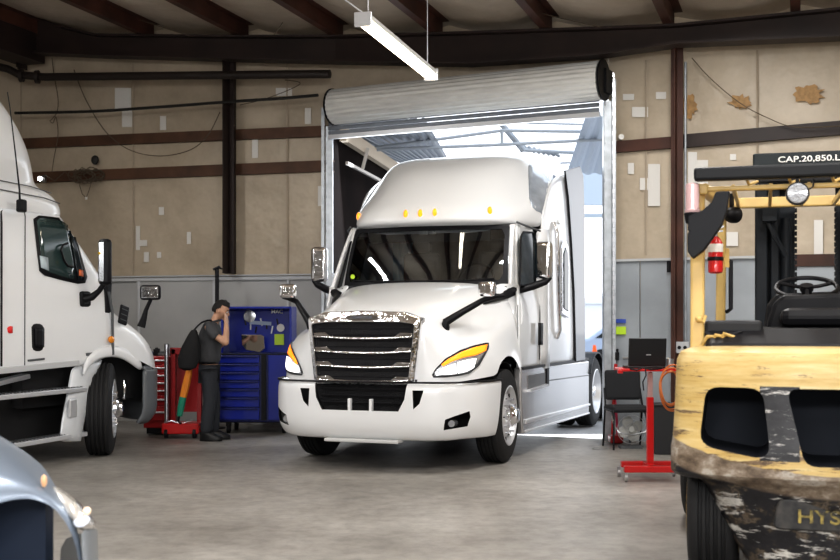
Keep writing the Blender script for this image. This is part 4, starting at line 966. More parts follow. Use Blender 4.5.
    return m
WORN = worn_mat()
def plan(hw, y0, yb=1.0, bul=.10):
    # half outline from rear centre to front side
    P = [(0, -bul), (.3, -bul * .9), (.55, -bul * .6), (.78, -.0 + .0), (.93, .06), (.985, .14), (1.0, .28), (1.0, .6), (1.0, yb)]
    return [(x * hw, max(y0 + y, 0) if False else min(y0 + y, 1.0)) for x, y in P]
rings = []
for z, hw, y0 in [(.18, .48, .14), (.30, .55, .12), (.60, .70, .08), (.635, .74, .05), (.655, .86, .02), (.68, .885, .0), (.80, .885, .0), (.86, .875, .012), (1.0, .865, .03), (1.2, .86, .04), (1.29, .855, .05), (1.335, .835, .07), (1.352, .79, .12), (1.357, .6, .3)]:
    r = []
    for i, (x, y) in enumerate(plan(hw, y0)):
        zz = z
        if .9 <= z < 1.1: zz = z + .03
        r.append((x, y, zz))
    rings.append(r)
mb = MB(); VR = []
for r in rings:
    full = [(-x, y, z) for x, y, z in r[::-1][:-1]] + r            # left side round to right side
    VR.append([mb.bm.verts.new(p) for p in full])
for A_, B_ in zip(VR, VR[1:]):
    n_ = len(A_)
    for k in range(n_): mb.bm.faces.new((A_[k], A_[(k + 1) % n_], B_[(k + 1) % n_], B_[k]))
mb.bm.faces.new(VR[0][::-1]); mb.bm.faces.new(VR[-1])
cw = mb.build('counterweight', WORN, T3, smooth=True, merge=0)
def rr(x0, x1, z0, z1, x2=None, x3=None, r=.06):
    # rounded quad: bottom x0..x1, top x2..x3
    x2 = x0 if x2 is None else x2; x3 = x1 if x3 is None else x3
    c = [(x0, z0), (x1, z0), (x3, z1), (x2, z1)]; out = []
    for i in range(4):
        p = Vector(c[i]); a = Vector(c[i - 1]); b = Vector(c[(i + 1) % 4]); da = (a - p).normalized(); db = (b - p).normalized()
        A = p + da * r; B = p + db * r
        for k in range(5):
            t = k / 4; q = A * (1 - t) ** 2 + p * 2 * t * (1 - t) + B * t * t; out.append((q.x, q.y))
    return out
CUTD = mat('opening_black', (.006, .008, .014), .6)
cut(cw, [MB().prism([(x, z + .05 * max(0, (-.5 - x) / .2) * (1.15 - z) / .35) for x, z in rr(-.715, -.345, .785, 1.15, -.68, -.385, .075)], -.4, .12 + .6, 'Y').build('c', CUTD, T3),
         MB().prism(rr(-.175, .175, .75, 1.15, -.265, .265), -.4, .7, 'Y').build('c', CUTD, T3),
         MB().prism(rr(.345, .715, .80, 1.15, .385, .68), -.4, .7, 'Y').build('c', CUTD, T3)])
cw.data.set_sharp_from_angle(angle=math.radians(35))
MB().box((0, .5, .95), (1.5, .03, .7)).build('radiator_panel', mat('radiator_navy', (.006, .010, .020), .7), cw)
# recessed name panel with raised letters
pn = MB().prism(rr(-.34, .34, .40, .565, -.31, .31, .05), -.005, .03, 'Y').build('name_panel', mat('panel_black', (.015, .016, .018), .4, col2=(.06, .055, .05), vscale=12), cw, bevel=.012)
text('name_letters', 'HYSTER', .098, Matrix.Translation((0, -.012, .475)) @ Matrix.Rotation(PI / 2, 4, 'X'), mat('worn_yellow_letters', (.40, .31, .08), .5, col2=(.03, .028, .02), vscale=30), pn, .008, 1.25)
# rear tyres
for s in (-1, 1):
    wheel(T3, s * .66, .62, s, 0, r=.40, w=.28, name='rear_wheel', hub=False, rim=YEL)
    wheel(T3, s * .80, 2.75, s, 0, r=.45, w=.36, name='drive_wheel', hub=False, rim=YEL)
MB().box((0, 1.75, .75), (1.35, 1.9, .8)).build('body_frame', mat('frame_black', (.02, .02, .02), .5), T3, bevel=.03)
# engine hood and deck
FB = mat('forklift_black', (.009, .009, .011), .5, spec=.25)
MB().prism([(.75, 1.28), (.75, 1.36), (.95, 1.46), (1.95, 1.47), (2.0, 1.2)], -.72, .72, 'X').build('engine_hood', FB, T3, bevel=.03)
MB().box((-.56, 1.30, 1.45), (.34, .75, .12)).build('side_cushion', mat('pad_grey', (.022, .023, .026), .55, spec=.3), T3, bevel=.02)
for k in range(3): 
    q = MB().tube([(-.74 + k * .05, .86, 1.36), (-.71 + k * .05, .84, 1.41 + .01 * k), (-.66 + k * .05, .86, 1.41), (-.62 + k * .05, .88, 1.365)], .013, 6).build('tie_down_hook', YEL, T3, smooth=True)
# seat back
m = MB().box((-.02, 1.55, 1.53), (.52, .5, .12)); st = m.build('seat', FB, T3, bevel=.05)
MB().box((-.02, 1.78, 1.56), (.3, .05, .09)).build('seat_label', mat('seat_label', (.1, .11, .11), .5), st, bevel=.01)
pp_ = [F3.aty(a_, b_, 1.72) for a_, b_ in [(764, 350), (767, 322), (773, 303), (782, 295), (838, 293)]]
sbk = MB().prism([(p.x, p.z) for p in pp_] + [(.40, pp_[3].z), (.46, pp_[1].z), (.48, pp_[0].z)], 1.70, 1.82, 'Y').build('seat_back', FB, T3, bevel=.03)
# dashboard cowl and steering wheel
m = MB().prism([(-.40, 1.35), (-.36, 1.62), (-.30, 1.70), (.40, 1.72), (.46, 1.35)], 2.05, 2.25, 'Y'); m.build('dashboard', FB, T3, bevel=.03)
cx, cy, cz = -.10, 1.95, 1.735
q = Matrix.Translation((cx, cy, cz)) @ Matrix.Rotation(math.radians(22), 4, 'X')
stw = MB().tube([q @ Vector((.20 * math.cos(a), .20 * math.sin(a), 0)) for a in [2 * PI * k / 36 for k in range(36)]], .016, 8, closed=True).build('steering_wheel', BLACKP, T3, smooth=True)
m = MB().cyl(q @ Vector((0, 0, -.02)), q @ Vector((0, 0, .02)), .045)
for a in (.5, PI - .5, -PI / 2): m.tube([q @ Vector((0, 0, 0)), q @ Vector((.1 * math.cos(a), .1 * math.sin(a), -.005)), q @ Vector((.2 * math.cos(a), .2 * math.sin(a), 0))], .014, 6)
m.build('wheel_spokes', BLACKP, stw, smooth=True); MB().cyl(q @ Vector((0, 0, -.02)), q @ Vector((0, .02, -.35)), .035).build('steering_column', BLACKP, stw, smooth=True)
# overhead guard
GY = mat('guard_yellow', (.66, .46, .17), .42, var=.18, vscale=5)
for s in (-1, 1):
    MB().beam((s * .775, .95, 1.3), (s * .775, 1.0, 2.32), .085, .075, up=(0, 1, 0)).build('rear_guard_post', GY, T3, bevel=.015)
    MB().beam((s * .70, 2.62, 1.1), (s * .68, 2.42, 2.38), .07, .075, up=(0, 1, 0)).build('front_guard_post', GY, T3, bevel=.015)
    MB().beam((s * .74, .90, 2.32), (s * .67, 2.45, 2.37), .06, .07).build('guard_side_rail', GY, T3, bevel=.012)
MB().beam((-.79, .86, 2.402), (.79, .86, 2.402), .09, .08).build('guard_rear_bar', mat('guard_black', (.010, .011, .013), .5, spec=.25), T3, bevel=.015)
MB().beam((-.74, .94, 2.32), (.74, .94, 2.32), .05, .03).build('guard_cross_bar', GY, T3, bevel=.01)
MB().beam((-.68, 2.42, 2.375), (.68, 2.42, 2.375), .07, .075).build('guard_front_bar', GY, T3, bevel=.01)
for k in range(6):
    x = -.56 + k * .22; MB().beam((x, .92, 2.325), (x, 2.44, 2.36), .022, .035).build('guard_slat', GY, T3, bevel=.004)
# mast
MG = mat('mast_grey', (.014, .018, .024), .5, spec=.3, var=.3, vscale=8)
for s in (-1, 1):
    MB().box((s * .40, 3.0, 1.45), (.09, .18, 2.5)).build('mast_channel', MG, T3, bevel=.01); MB().box((s * .30, 3.12, 1.45), (.30, .03, 2.3)).build('mast_plate', MG, T3)
    MB().box((s * .30, 3.05, 1.48), (.07, .15, 2.35)).build('inner_channel', MG, T3, bevel=.01)
    MB().cyl((s * .22, 2.95, .5), (s * .22, 2.95, 2.3), .04, n=14).build('lift_cylinder', STEEL if s > 0 else MG, T3, smooth=True)
    m = MB()
    for k in range(38): m.box((s * .145, 3.0, .7 + k * .045), (.018, .03, .032))
    m.build('lift_chain', BLACKP, T3)
MB().box((0, 3.0, 2.62), (.9, .12, .10)).build('mast_crossmember', MG, T3, bevel=.01)
MB().box((0, 3.1, 1.0), (.9, .1, .12)).build('lower_crossmember', MG, T3, bevel=.01)
MB().box((-.34, 2.85, 2.36), (.10, .12, .18)).tube([(-.36, 2.85, 2.3), (-.30, 2.8, 2.15), (-.22, 2.82, 2.0)], .02, 6).build('hose_guide', MG, T3)
# capacity plate
pl = MB().box((.08, 2.5, 2.695), (1.08, .05, .10)).build('capacity_plate', mat('plate_dark', (.012, .018, .021), .5, spec=.3), T3, bevel=.012)
MB().box((.08, 2.55, 2.60), (1.0, .08, .12)).build('plate_bracket', FB, pl)
text('plate_letters', 'CAP.20,850.LBS.AT', .060, Matrix.Translation((.03, 2.47, 2.690)) @ Matrix.Rotation(PI / 2, 4, 'X'), mat('stencil_white', (.8, .8, .78), .5), pl, .003, 1.3)
# beacon, flexible mirror/cover, lamps
bc = MB().lathe([(0, .045), (.015, .05), (.02, .042), (.17, .042), (.18, .03)], 'Z', c=(-.80, .86, 2.17), n=20).build('strobe_beacon', mat('beacon_pink', (.62, .42, .42), .2, coat=.6), T3, smooth=True)
MB().lathe([(-.06, .04), (0, .052), (.01, .04)], 'Z', c=(-.80, .86, 2.165), n=20).build('beacon_base', FB, bc, smooth=True)
MB().beam((-.80, .86, 2.35), (-.80, .86, 2.43), .09, .09).build('beacon_arm', FB, bc, bevel=.02)
P = [(730, 192), (716, 193), (712, 203), (703, 211), (689, 217), (688, 231), (690, 232), (688, 234), (688, 252), (693, 259), (704, 251), (712, 240), (722, 226), (727, 212)]
m = MB(); pts = [F3.aty(a_, b_, .80) for a_, b_ in P]; m.prism([(p.x, p.z) for p in pts], .74, .84, 'Y'); m.build('black_cover', mat('cover_rubber', (.012, .013, .016), .55, spec=.25), T3, bevel=.02)
def round_lamp(px, py, y, r, rot=0, lens=REFL, nm='work_lamp'):
    q = F3.aty(px, py, y); e = MB().lathe([(-.02, r * 1.08), (.02, r * 1.12), (.05, r), (.09, r * .5), (.10, .01)], 'Y', n=28).build(nm, FB, T3, smooth=True); e.location = q; e.rotation_euler = (0, 0, rot)
    MB().lathe([(-.028, .01), (-.026, r * .9), (-.018, r * .98)], 'Y', n=28).build('lamp_lens', lens, e, smooth=True)
    MB().beam((0, .03, r), (0, .03, r + .10), .02, .03, up=(0, 1, 0)).build('lamp_bracket', FB, e); return e
round_lamp(797.5, 193.5, .84, .062, 0, mat('lamp_glass', (.36, .37, .40), .3, coat=.5, bump=.8, bscale=90))
round_lamp(734, 215, 2.4, .055, 2.6)
MB().tube([F3.aty(807, 190, .85), F3.aty(813, 187, .86), F3.aty(814, 178, .86)], .006, 6).build('lamp_cable', BLACKP, T3, smooth=True)
for k in range(3): MB().tube([(-.50 + k * .25 , .9, 2.41), (-.47 + k * .25, 1.1, 2.36), (-.42 + k * .25, 1.3, 2.40)], .010, 6).build('guard_brace', GY, T3, smooth=True)
q0 = F3.aty(731, 268, 2.35); MB().tube([q0 + Vector((-.03, 0, .06)), q0 + Vector((.0, -.05, .05)), q0 + Vector((.0, -.05, -.30)), q0 + Vector((-.03, 0, -.32))], .016, 8).build('grab_handle', FB, T3, smooth=True)
q0 = F3.aty(699, 319, .9); MB().sphere(q0, .022).tube([q0, q0 + Vector((.03, -.02, -.02)), q0 + Vector((.04, 0, .02))], .01, 6).build('latch', GY, T3, smooth=True)
m = MB(); q0 = F3.aty(705, 338, .9); m.tube([q0 + Vector((0, 0, .03)), q0 + Vector((.1, -.02, .0)), q0 + Vector((.22, 0, .04))], .012, 6); m.build('side_hose', FB, T3, smooth=True)
# fire extinguisher strapped to the guard: a thing of its own
q = F3.M @ F3.aty(715.5, 273.5, 1.15)
t = thing('fire_extinguisher', q, 0, 'red fire extinguisher with white label hanging on the forklift guard post', 'extinguisher')
MB().lathe([(0, .03), (.01, .046), (.19, .046), (.22, .03), (.235, .015)], 'Z', n=28).build('cylinder', RED, t, smooth=True)
MB().lathe([(.16, .0468), (.185, .0468), (.215, .032), (.215, .02), (.16, .02)], 'Z', n=28).lathe([(.135, .0466), (.135, .0475), (.17, .0475), (.17, .0466)], 'Z', n=28).build('white_label', mat('label_white', (.75, .74, .72), .5), t, smooth=True)
m = MB().cyl((0, 0, .23), (0, 0, .27), .014).beam((-.01, 0, .27), (.05, 0, .30), .02, .012).beam((-.01, 0, .265), (.045, 0, .27), .02, .01); m.build('valve_handle', STEEL, t)
MB().tube([(0, 0, .26), (-.03, -.01, .25), (-.045, -.02, .2)], .009, 6).build('hose', BLACKP, t, smooth=True)
MB().lathe([(.08, .0475), (.085, .05), (.1, .05), (.105, .0475)], 'Z', n=28).build('strap', BLACKP, t, smooth=True)
MB().beam((.045, 0, .1), (.085, .04, .1), .03, .12).build('bracket', GY, t)

# ------------------------------------------------------------------ foreground car corner at lower left
CX0, CY0 = -1.75, 4.7
T4 = thing('silver_car', (CX0, CY0, 0), 0, 'silver blue car front corner close to the camera at lower left', 'car')
CP = mat('silver_blue_paint', (.20, .24, .30), .35, metal=.35, coat=.3)
def g4(rows): return [[W(x, y, Y) - Vector((CX0, CY0, 0)) for x, y, Y in r] for r in rows]
MB().grid(g4([[(-110, 600, 4.3), (-70, 545, 4.35), (-30, 513, 4.4), (5, 500, 4.45), (35, 497, 4.5), (56, 508, 4.5), (70, 528, 4.5), (79, 555, 4.5), (82, 590, 4.5)],
 [(-125, 590, 4.3), (-80, 530, 4.35), (-35, 502, 4.4), (3, 492, 4.45), (36, 489, 4.5), (58, 499, 4.52), (74, 516, 4.52), (84, 545, 4.52), (87, 590, 4.52)],
 [(-130, 500, 4.35), (-90, 480, 4.4), (-45, 470, 4.45), (0, 472, 4.5), (28, 477, 4.55), (46, 487, 4.6), (60, 496, 4.6), (72, 508, 4.6), (78, 520, 4.6)],
 [(-130, 440, 4.5), (-90, 436, 4.6), (-45, 440, 4.65), (-2, 450, 4.7), (24, 462, 4.75), (40, 472, 4.8), (50, 482, 4.75), (58, 490, 4.7), (64, 498, 4.7)],
 [(-130, 405, 4.9), (-90, 408, 5.0), (-45, 418, 5.05), (-2, 434, 5.1), (22, 447, 5.1), (38, 458, 5.1), (47, 467, 5.0), (50, 476, 4.9), (52, 486, 4.9)],
 [(-130, 398, 5.4), (-90, 402, 5.5), (-45, 414, 5.5), (-2, 433, 5.4), (20, 449, 5.4), (34, 462, 5.3), (42, 472, 5.2), (45, 482, 5.1), (46, 492, 5.1)]])).build('front_fender', CP, T4, sub=2)
NV = mat('navy_liner', (.004, .014, .038), .6)
AX, AZ = -.13, .36
MB().box((-.42, .14, .40), (.85, .30, .76)).box((-.18, .05, .40), (.80, .10, .76)).build('wheel_arch_liner', NV, T4)
e = bpy.data.objects.new('wheel', None); C.objects.link(e); e.parent = T4; e.location = (AX - .15, -.12, .33)
MB().lathe([(-.1, .19), (-.1, .28), (-.07, .33), (.07, .33), (.1, .28), (.1, .19)], 'Y', n=40).build('tire', mat('navy_tyre', (.004, .009, .02), .6), e, smooth=True)
MB().lathe([(-.09, .19), (-.06, .17), (-.05, .05), (-.07, .02)], 'Y', n=40).build('rim', mat('rim_navy', (.01, .02, .04), .4), e, smooth=True)
hl4 = MB().grid(g4([[(50, 484, 4.72), (62, 489, 4.66), (75, 498, 4.62), (86, 509, 4.65), (91, 516, 4.85)], [(56, 496, 4.6), (68, 503, 4.52), (80, 513, 4.5), (93, 519, 4.6), (98, 521, 4.85)], [(68, 515, 4.52), (77, 525, 4.5), (86, 530, 4.5), (97, 527, 4.6), (100, 530, 4.85)]])).build('headlight', mat('car_headlight', (.55, .53, .50), .2, metal=.3, coat=1), T4, solid=.02, sub=1)
MB().grid(g4([[(72, 520, 4.47), (80, 519, 4.45), (88, 514, 4.5)], [(74, 527, 4.47), (83, 528, 4.45), (92, 520, 4.5)]])).build('headlight_glare', mat('headlight_glare', (.8, .85, .95), .2, emis=(.75, .85, 1), estr=.25), hl4, solid=.01, sub=2)  # bright glare on the lens, put in as a faintly glowing patch
q = W(87, 511, 4.46) - Vector((CX0, CY0, 0)); MB().sphere(q, .016, (1, .6, 1)).build('corner_lamp', mat('warm_lamp', (1, .8, .6), .2, emis=(1, .7, .45), estr=.45), hl4, smooth=True)
q = W(44, 481, 4.56) - Vector((CX0, CY0, 0)); MB().sphere(q, .018, (.7, .5, 1.4)).build('side_marker', mat('peach_lamp', (.85, .50, .28), .3), T4, smooth=True)
MB().grid(g4([[(80, 528, 4.5), (88, 531, 4.5), (97, 529, 4.62), (100, 531, 4.9), (60, 535, 5.3)], [(83, 560, 4.5), (90, 562, 4.5), (98, 560, 4.62), (101, 560, 4.9), (60, 560, 5.3)], [(85, 600, 4.5), (91, 602, 4.5), (98, 600, 4.62), (100, 598, 4.9), (60, 595, 5.3)]])).build('bumper', mat('bumper_silver', (.27, .29, .31), .4, metal=.2), T4, sub=1)

# ------------------------------------------------------------------ tool storage at the back wall
def wp(px, py, Y): return W(px, py, Y)
YB = 15.45; s_ = YB / F
t = thing('blue_tool_chest', (W(252, 400, YB).x, YB, 0), -.05, 'blue roller tool chest with tall hutch standing behind the man', 'tool chest')
def lx(px): return (px - 252) * s_
def lz(py): return H + (YH - py) * s_
x0, x1, xm = lx(218), lx(292), lx(262)
MB().box(((x0 + x1) / 2, .35, (lz(422) + lz(353)) / 2), (x1 - x0, .7, lz(353) - lz(422))).build('cabinet_body', BLUED, t, bevel=.01)
zt = lz(355); zb = lz(420); n = 7
hs = [1, 1, 1, 1, 1, 1.2, 1.5]; tot = sum(hs); z = zt
for h in hs:
    dh = (zt - zb) * h / tot; d = MB().box(((x0 + xm) / 2, -.015, z - dh / 2), (xm - x0 - .06, .04, dh - .012)).build('drawer', BLUE, t, bevel=.006)
    MB().box(((x0 + xm) / 2, -.045, z - .022), (xm - x0 - .08, .025, .022)).build('drawer_pull', BLUED, d, bevel=.005); z -= dh
MB().box((xm + .03, -.02, (zt + zb) / 2), (.06, .05, zt - zb)).build('corner_post', BLACKP, t)
lk = MB().box(((xm + x1) / 2 + .04, -.015, (zt + zb) / 2), (x1 - xm - .1, .04, zt - zb)).build('locker_door', BLUE, t, bevel=.008)
# hutch
zh = lz(307.5)
MB().box(((x0 + x1) / 2, .5, (zt + zh) / 2), (x1 - x0 - .04, .03, zh - zt)).box(((x0 + x1) / 2, .3, zh), (x1 - x0 - .04, .42, .03)).box((x0 + .03, .3, (zt + zh) / 2), (.03, .42, zh - zt)).box((x1 - .03, .3, (zt + zh) / 2), (.03, .42, zh - zt)).build('hutch', BLUE, t, bevel=.004)
MB().box(((x0 + x1) / 2, .32, zt + .01), (x1 - x0, .66, .02)).build('worktop', BLACKP, t)
text('white_letters', 'MAC', .075, Matrix.Translation((lx(272), .40, lz(311.5))) @ Matrix.Rotation(PI / 2, 4, 'X'), mat('letter_white', (.9, .9, .9), .5), t, .003)
MB().lathe([(0, .02), (-.02, .085), (-.03, .085), (-.035, .06)], 'Y', c=(lx(243), .47, lz(316)), n=20).build('gauge_dial', REFL, t, smooth=True)
MB().box((lx(254), .46, lz(323)), (.30, .02, .05), rot=Euler((0, .06, 0))).build('tool_rail', mat('rail_pale', (.35, .42, .55), .5), t)
MB().box((lx(273.5), .46, lz(340)), (.13, .02, .15)).build('green_sticker', mat('sticker_green', (.45, .62, .05), .6), t)
MB().lathe([(0, .05), (-.01, .055), (-.015, .01)], 'Y', c=(lx(275), .46, lz(328)), n=16).build('round_sticker', OFFWHITE, t)
for k in range(7):
    MB().box((lx(238) + k * .075, .47, lz(322 + (k % 3) * 4)), (.02, .02, .09 + .02 * (k % 2)), rot=Euler((0, .2 * (k % 3 - 1), 0))).build('hung_spanner', STEEL if k % 2 else BLACKP, t, bevel=.004)
tr = thing('steel_tray', W(251, 347, YB - .05), 0, 'shiny steel tray leaning in the hutch of the blue tool chest', 'tray')
tr.location.y = YB + .2; tr.location.z = zt + .03
MB().prism([(-.17, .24), (.10, .24), (.14, .22), (.15, .05), (.08, .0), (-.10, .03), (-.16, .10)], 0, .02, 'Y').build('tray_plate', mat('mirror_steel', (.8, .78, .76), .05, metal=1), tr, bevel=.006)
for s in (0, 1):
    for k in (0, 1):
        cx_ = x0 + .12 + s * (x1 - x0 - .24); cc = MB().lathe([(-.02, .02), (-.02, .06), (.02, .06), (.02, .02)], 'X', c=(cx_, .1 + k * .5, .06), n=16).box((cx_, .1 + k * .5, .125), (.06, .08, .06)).build('castor', BLACKP, t)
MB().box(((x0 + x1) / 2, .35, .17), (x1 - x0 - .04, .66, .05)).build('plinth', BLACKP, t)

# red tool chest
YR = 15.2; s_ = YR / F
t = thing('red_tool_chest', (W(160, 400, YR).x, YR, 0), 0, 'red tool chest with steel drawer pulls beside the left white truck', 'tool chest')
def lx(px): return (px - 160) * s_
def lz(py): return H + (YH - py) * s_
MB().box((lx(157), .3, (lz(356) + lz(428)) / 2), (.36, .6, lz(356) - lz(428))).build('cabinet_body', REDD, t, bevel=.01)
z = lz(357)
for k, h in enumerate([.10, .10, .10, .10, .10, .14, .2]):
    d = MB().box((lx(157), -.01, z - h / 2), (.33, .03, h - .01)).build('drawer', REDD, t, bevel=.004)
    MB().box((lx(158), -.035, z - h * .45), (.22, .02, .022)).build('drawer_pull', ALU, d, bevel=.004); z -= h
MB().box((lx(157), .3, .07), (.3, .5, .1)).build('plinth', BLACKP, t)
for k, (w_, h_, mt_) in enumerate([(.10, .05, BLUED), (.07, .09, BLACKP), (.12, .04, GREYP), (.05, .10, STEEL)]):
    o = MB().box((0, 0, h_ / 2), (w_, .1, h_)).box((0, 0, h_ + .008), (w_ * .6, .03, .016)).build('small_tool_box', mt_, bevel=.006); o.location = (t.location.x - .175 + k * .085, YR + .2, lz(356) + .0)
    tag(o, ['small dark blue box on top of the red tool chest', 'small black box on top of the red tool chest', 'flat grey box on top of the red tool chest', 'narrow steel box at the right on the red tool chest'][k], 'box')
# red parts cabinet / press frame with steel post
t = thing('shop_press', (W(184, 400, 15.0).x, 15.0, 0), 0, 'red shop press frame with upright steel post left of the man', 'press')
s_ = 15.0 / F
def lx(px): return (px - 184) * s_
MB().cyl((lx(167.5), -.05, .0), (lx(167.5), -.05, H + (YH - 345) * s_), .028, n=14).cyl((lx(167.5), -.05, H + (YH - 349) * s_), (lx(167.5), -.05, H + (YH - 344) * s_), .036, n=14).build('steel_post', STEEL, t, smooth=True)
MB().box((lx(170), .05, .62), (.05, .08, 1.05)).box((lx(199), .05, .62), (.05, .08, 1.05)).build('side_frame', REDD, t, bevel=.006) if False else None
for xx in (173, 199): MB().box((lx(xx), .05, .60), (.06, .09, 1.1)).build('side_frame', REDD, t, bevel=.006)
MB().box((lx(186), .05, 1.12), (.42, .09, .09)).build('top_beam', REDD, t, bevel=.006)
MB().box((lx(186), .12, .72), (.38, .02, .8)).build('back_plate', REDD, t)
MB().box((lx(184), -.08, .13), (.48, .34, .14)).build('jack_base', RED, t, bevel=.02)
for xx in (170, 198): MB().lathe([(-.02, .01), (-.02, .06), (.02, .06), (.02, .01)], 'X', c=(lx(xx), -.22, .07), n=16).build('jack_wheel', BLACKP, t)
MB().tube([(lx(168), -.2, .2), (lx(175), -.22, .23), (lx(185), -.22, .19), (lx(196), -.2, .24)], .012, 6).build('jack_linkage', STEEL, t, smooth=True)
st = thing('webbing_strap', W(184, 395, 14.65), 0, 'orange and green rolled strap hanging between the press and the man', 'strap')
def lw(px, py): p = W(px, py, 14.65); return p - st.location
MB().tube([lw(190, 366), lw(188.5, 374), lw(186, 385), lw(183, 397)], [.03, .045, .05, .045], 8).build('orange_webbing', mat('strap_orange', (.75, .25, .03), .6), st, smooth=True)
MB().tube([lw(183, 397), lw(181, 407), lw(179.5, 416)], [.045, .045, .035], 8).build('green_webbing', GREENT, st, smooth=True)
MB().tube([lw(180, 414), lw(178, 421), lw(181, 424)], .014, 6).build('hook', BLACKP, st, smooth=True)
# slim floor lamp/pole behind the man
p = W(217, 420, 16.2); t = thing('black_pole', (p.x, 16.2, 0), 0, 'thin black pole with bent top rising behind the man', 'pole')
MB().cyl((0, 0, 0), (0, 0, H + (YH - 268) * 16.2 / F), .028, n=12).build('shaft', BLACKP, t, smooth=True)
MB().tube([(0, 0, 2.24), (.03, -.02, 2.28), (.07, -.03, 2.25), (.02, -.03, 2.27), (-.05, -.02, 2.24)], .018, 6).build('bent_top', BLACKP, t, smooth=True)
MB().lathe([(0, .12), (.02, .12), (.03, .03)], 'Z', n=20).build('foot', BLACKP, t)

# ------------------------------------------------------------------ laptop cart, chair, fan and hoses by the right wall
YC = 10.95; s_ = YC / F
t = thing('laptop_cart', (W(650, 480, YC).x, YC, 0), 0, 'red wheeled laptop stand in front of the black chair', 'cart')
def lx(px): return (px - 650) * s_
def lz(py): return H + (YH - py) * s_
MB().box((lx(648), .05, lz(369.5)), (.56, .40, .025)).build('tray', RED, t, bevel=.006)
MB().box((lx(618), -.12, lz(371)), (.05, .05, .04)).build('tray_clip', RED, t, bevel=.01) 
MB().box((lx(650), 0, (lz(372) + lz(399)) / 2), (.045, .045, lz(372) - lz(399))).build('upper_post', mat('post_pale', (.55, .35, .33), .4, metal=.3), t, bevel=.004)
MB().box((lx(650), 0, (lz(397) + .14) / 2 + .0), (.062, .062, lz(397) - .14)).build('lower_post', RED, t, bevel=.006)
for yy, xa, xb in ((-.16, 621, 681), (.22, 625, 678)):
    MB().box((lx((xa + xb) / 2), yy, .12), ((xb - xa) * s_, .07, .06)).build('base_rail', RED, t, bevel=.008)
MB().box((0, .03, .12), (.07, .42, .06)).build('base_link', RED, t, bevel=.006)
for xx in (623, 679):
    for yy in (-.16, .22):
        MB().lathe([(-.012, .008), (-.012, .035), (.012, .035), (.012, .008)], 'X', c=(lx(xx), yy, .035), n=16).box((lx(xx), yy, .075), (.03, .04, .04)).build('castor', STEEL, t)
o = thing('laptop', (W(645, 370, YC).x, YC + .05, lz(368.6) + .004), .04, 'open black laptop seen from the back of its screen on the red cart', 'laptop')
BL = mat('laptop_black', (.012, .012, .013), .45)
MB().box((0, .0, .012), (.36, .26, .022)).build('base', BL, o, bevel=.006)
sc_ = MB().box((0, -.135, .155), (.36, .014, .265), rot=Euler((.12, 0, 0))).build('screen', BL, o, bevel=.008)
MB().box((.01, -.146, .130), (.045, .003, .010), rot=Euler((.12, 0, 0))).build('lid_logo', ALU, sc_)
# cable tangle under the laptop
o = MB().tube([(-.14, 0, .0), (-.08, -.03, -.01), (-.02, .0, .01), (.05, -.03, -.005), (.12, 0, 0), (.16, -.02, .01)], .009, 6).tube([(.0, -.02, .0), (.0, -.05, -.06), (-.03, -.05, -.12), (-.02, -.04, -.2)], .006, 6).build('power_cable', BLACKP, smooth=True); o.location = W(645, 369, YC - .2); o.location.z = lz(368) ; tag(o, 'black power cable bunched on the tray under the laptop', 'cable')
# steel cup on tray
o = MB().lathe([(0, .028), (.005, .033), (.09, .034), (.09, .028), (.01, .028)], 'Z', n=20).build('steel_cup', STEEL, smooth=True); o.location = (W(667.5, 370, YC).x, YC - .11, lz(368)); tag(o, 'small grey canister standing at the right end of the red cart tray', 'canister')
# orange hose coil
o_ = thing('orange_hose', (W(666, 385, YC - .1).x, YC - .25, 0), 0, 'coiled orange air hose hanging from the red cart beside the forklift', 'hose')
for k in range(5):
    pts = []; r = .115 + .012 * k; cz = lz(386) - .004 * k
    for i in range(40):
        a = 2 * PI * i / 40; pts.append((r * (.75 + .06 * math.sin(k * 2.1)) * math.cos(a) + .014 * k, .02 * k + .02 * math.sin(3 * a), cz + r * (1.25 + .1 * math.cos(k * 1.7)) * math.sin(a) + .01 * math.sin(2 * a + k)))
    MB().tube(pts, .0065, 6, closed=True).build('hose_loop', ORANGE, o_, smooth=True)
# chair
YH_ = 13.7; s_ = YH_ / F
t = thing('black_chair', (W(628, 420, YH_).x, YH_, 0), .12, 'black upholstered chair with steel legs against the grey wall', 'chair')
FAB = mat('chair_fabric', (.02, .021, .024), .85)
MB().box((0, 0, .47), (.48, .46, .07)).build('seat', FAB, t, bevel=.03)
MB().box((0, .22, .74), (.44, .06, .36), rot=Euler((-.12, 0, 0))).build('backrest', FAB, t, bevel=.06)
for s in (-1, 1):
    MB().tube([(s * .24, -.22, 0), (s * .24, -.22, .42), (s * .24, -.2, .46), (s * .23, .15, .46), (s * .22, .24, .7)], .012, 8).build('front_leg', BLACKP, t, smooth=True)
    MB().tube([(s * .23, .26, 0), (s * .23, .18, .45)], .012, 8).build('rear_leg', BLACKP, t, smooth=True)
MB().tube([(-.2, .0, .44), (-.21, -.1, .3), (-.16, -.16, .2), (0, -.17, .17), (.16, -.16, .2), (.21, -.1, .3), (.2, 0, .44)], .010, 8).build('under_frame', STEEL, t, smooth=True)
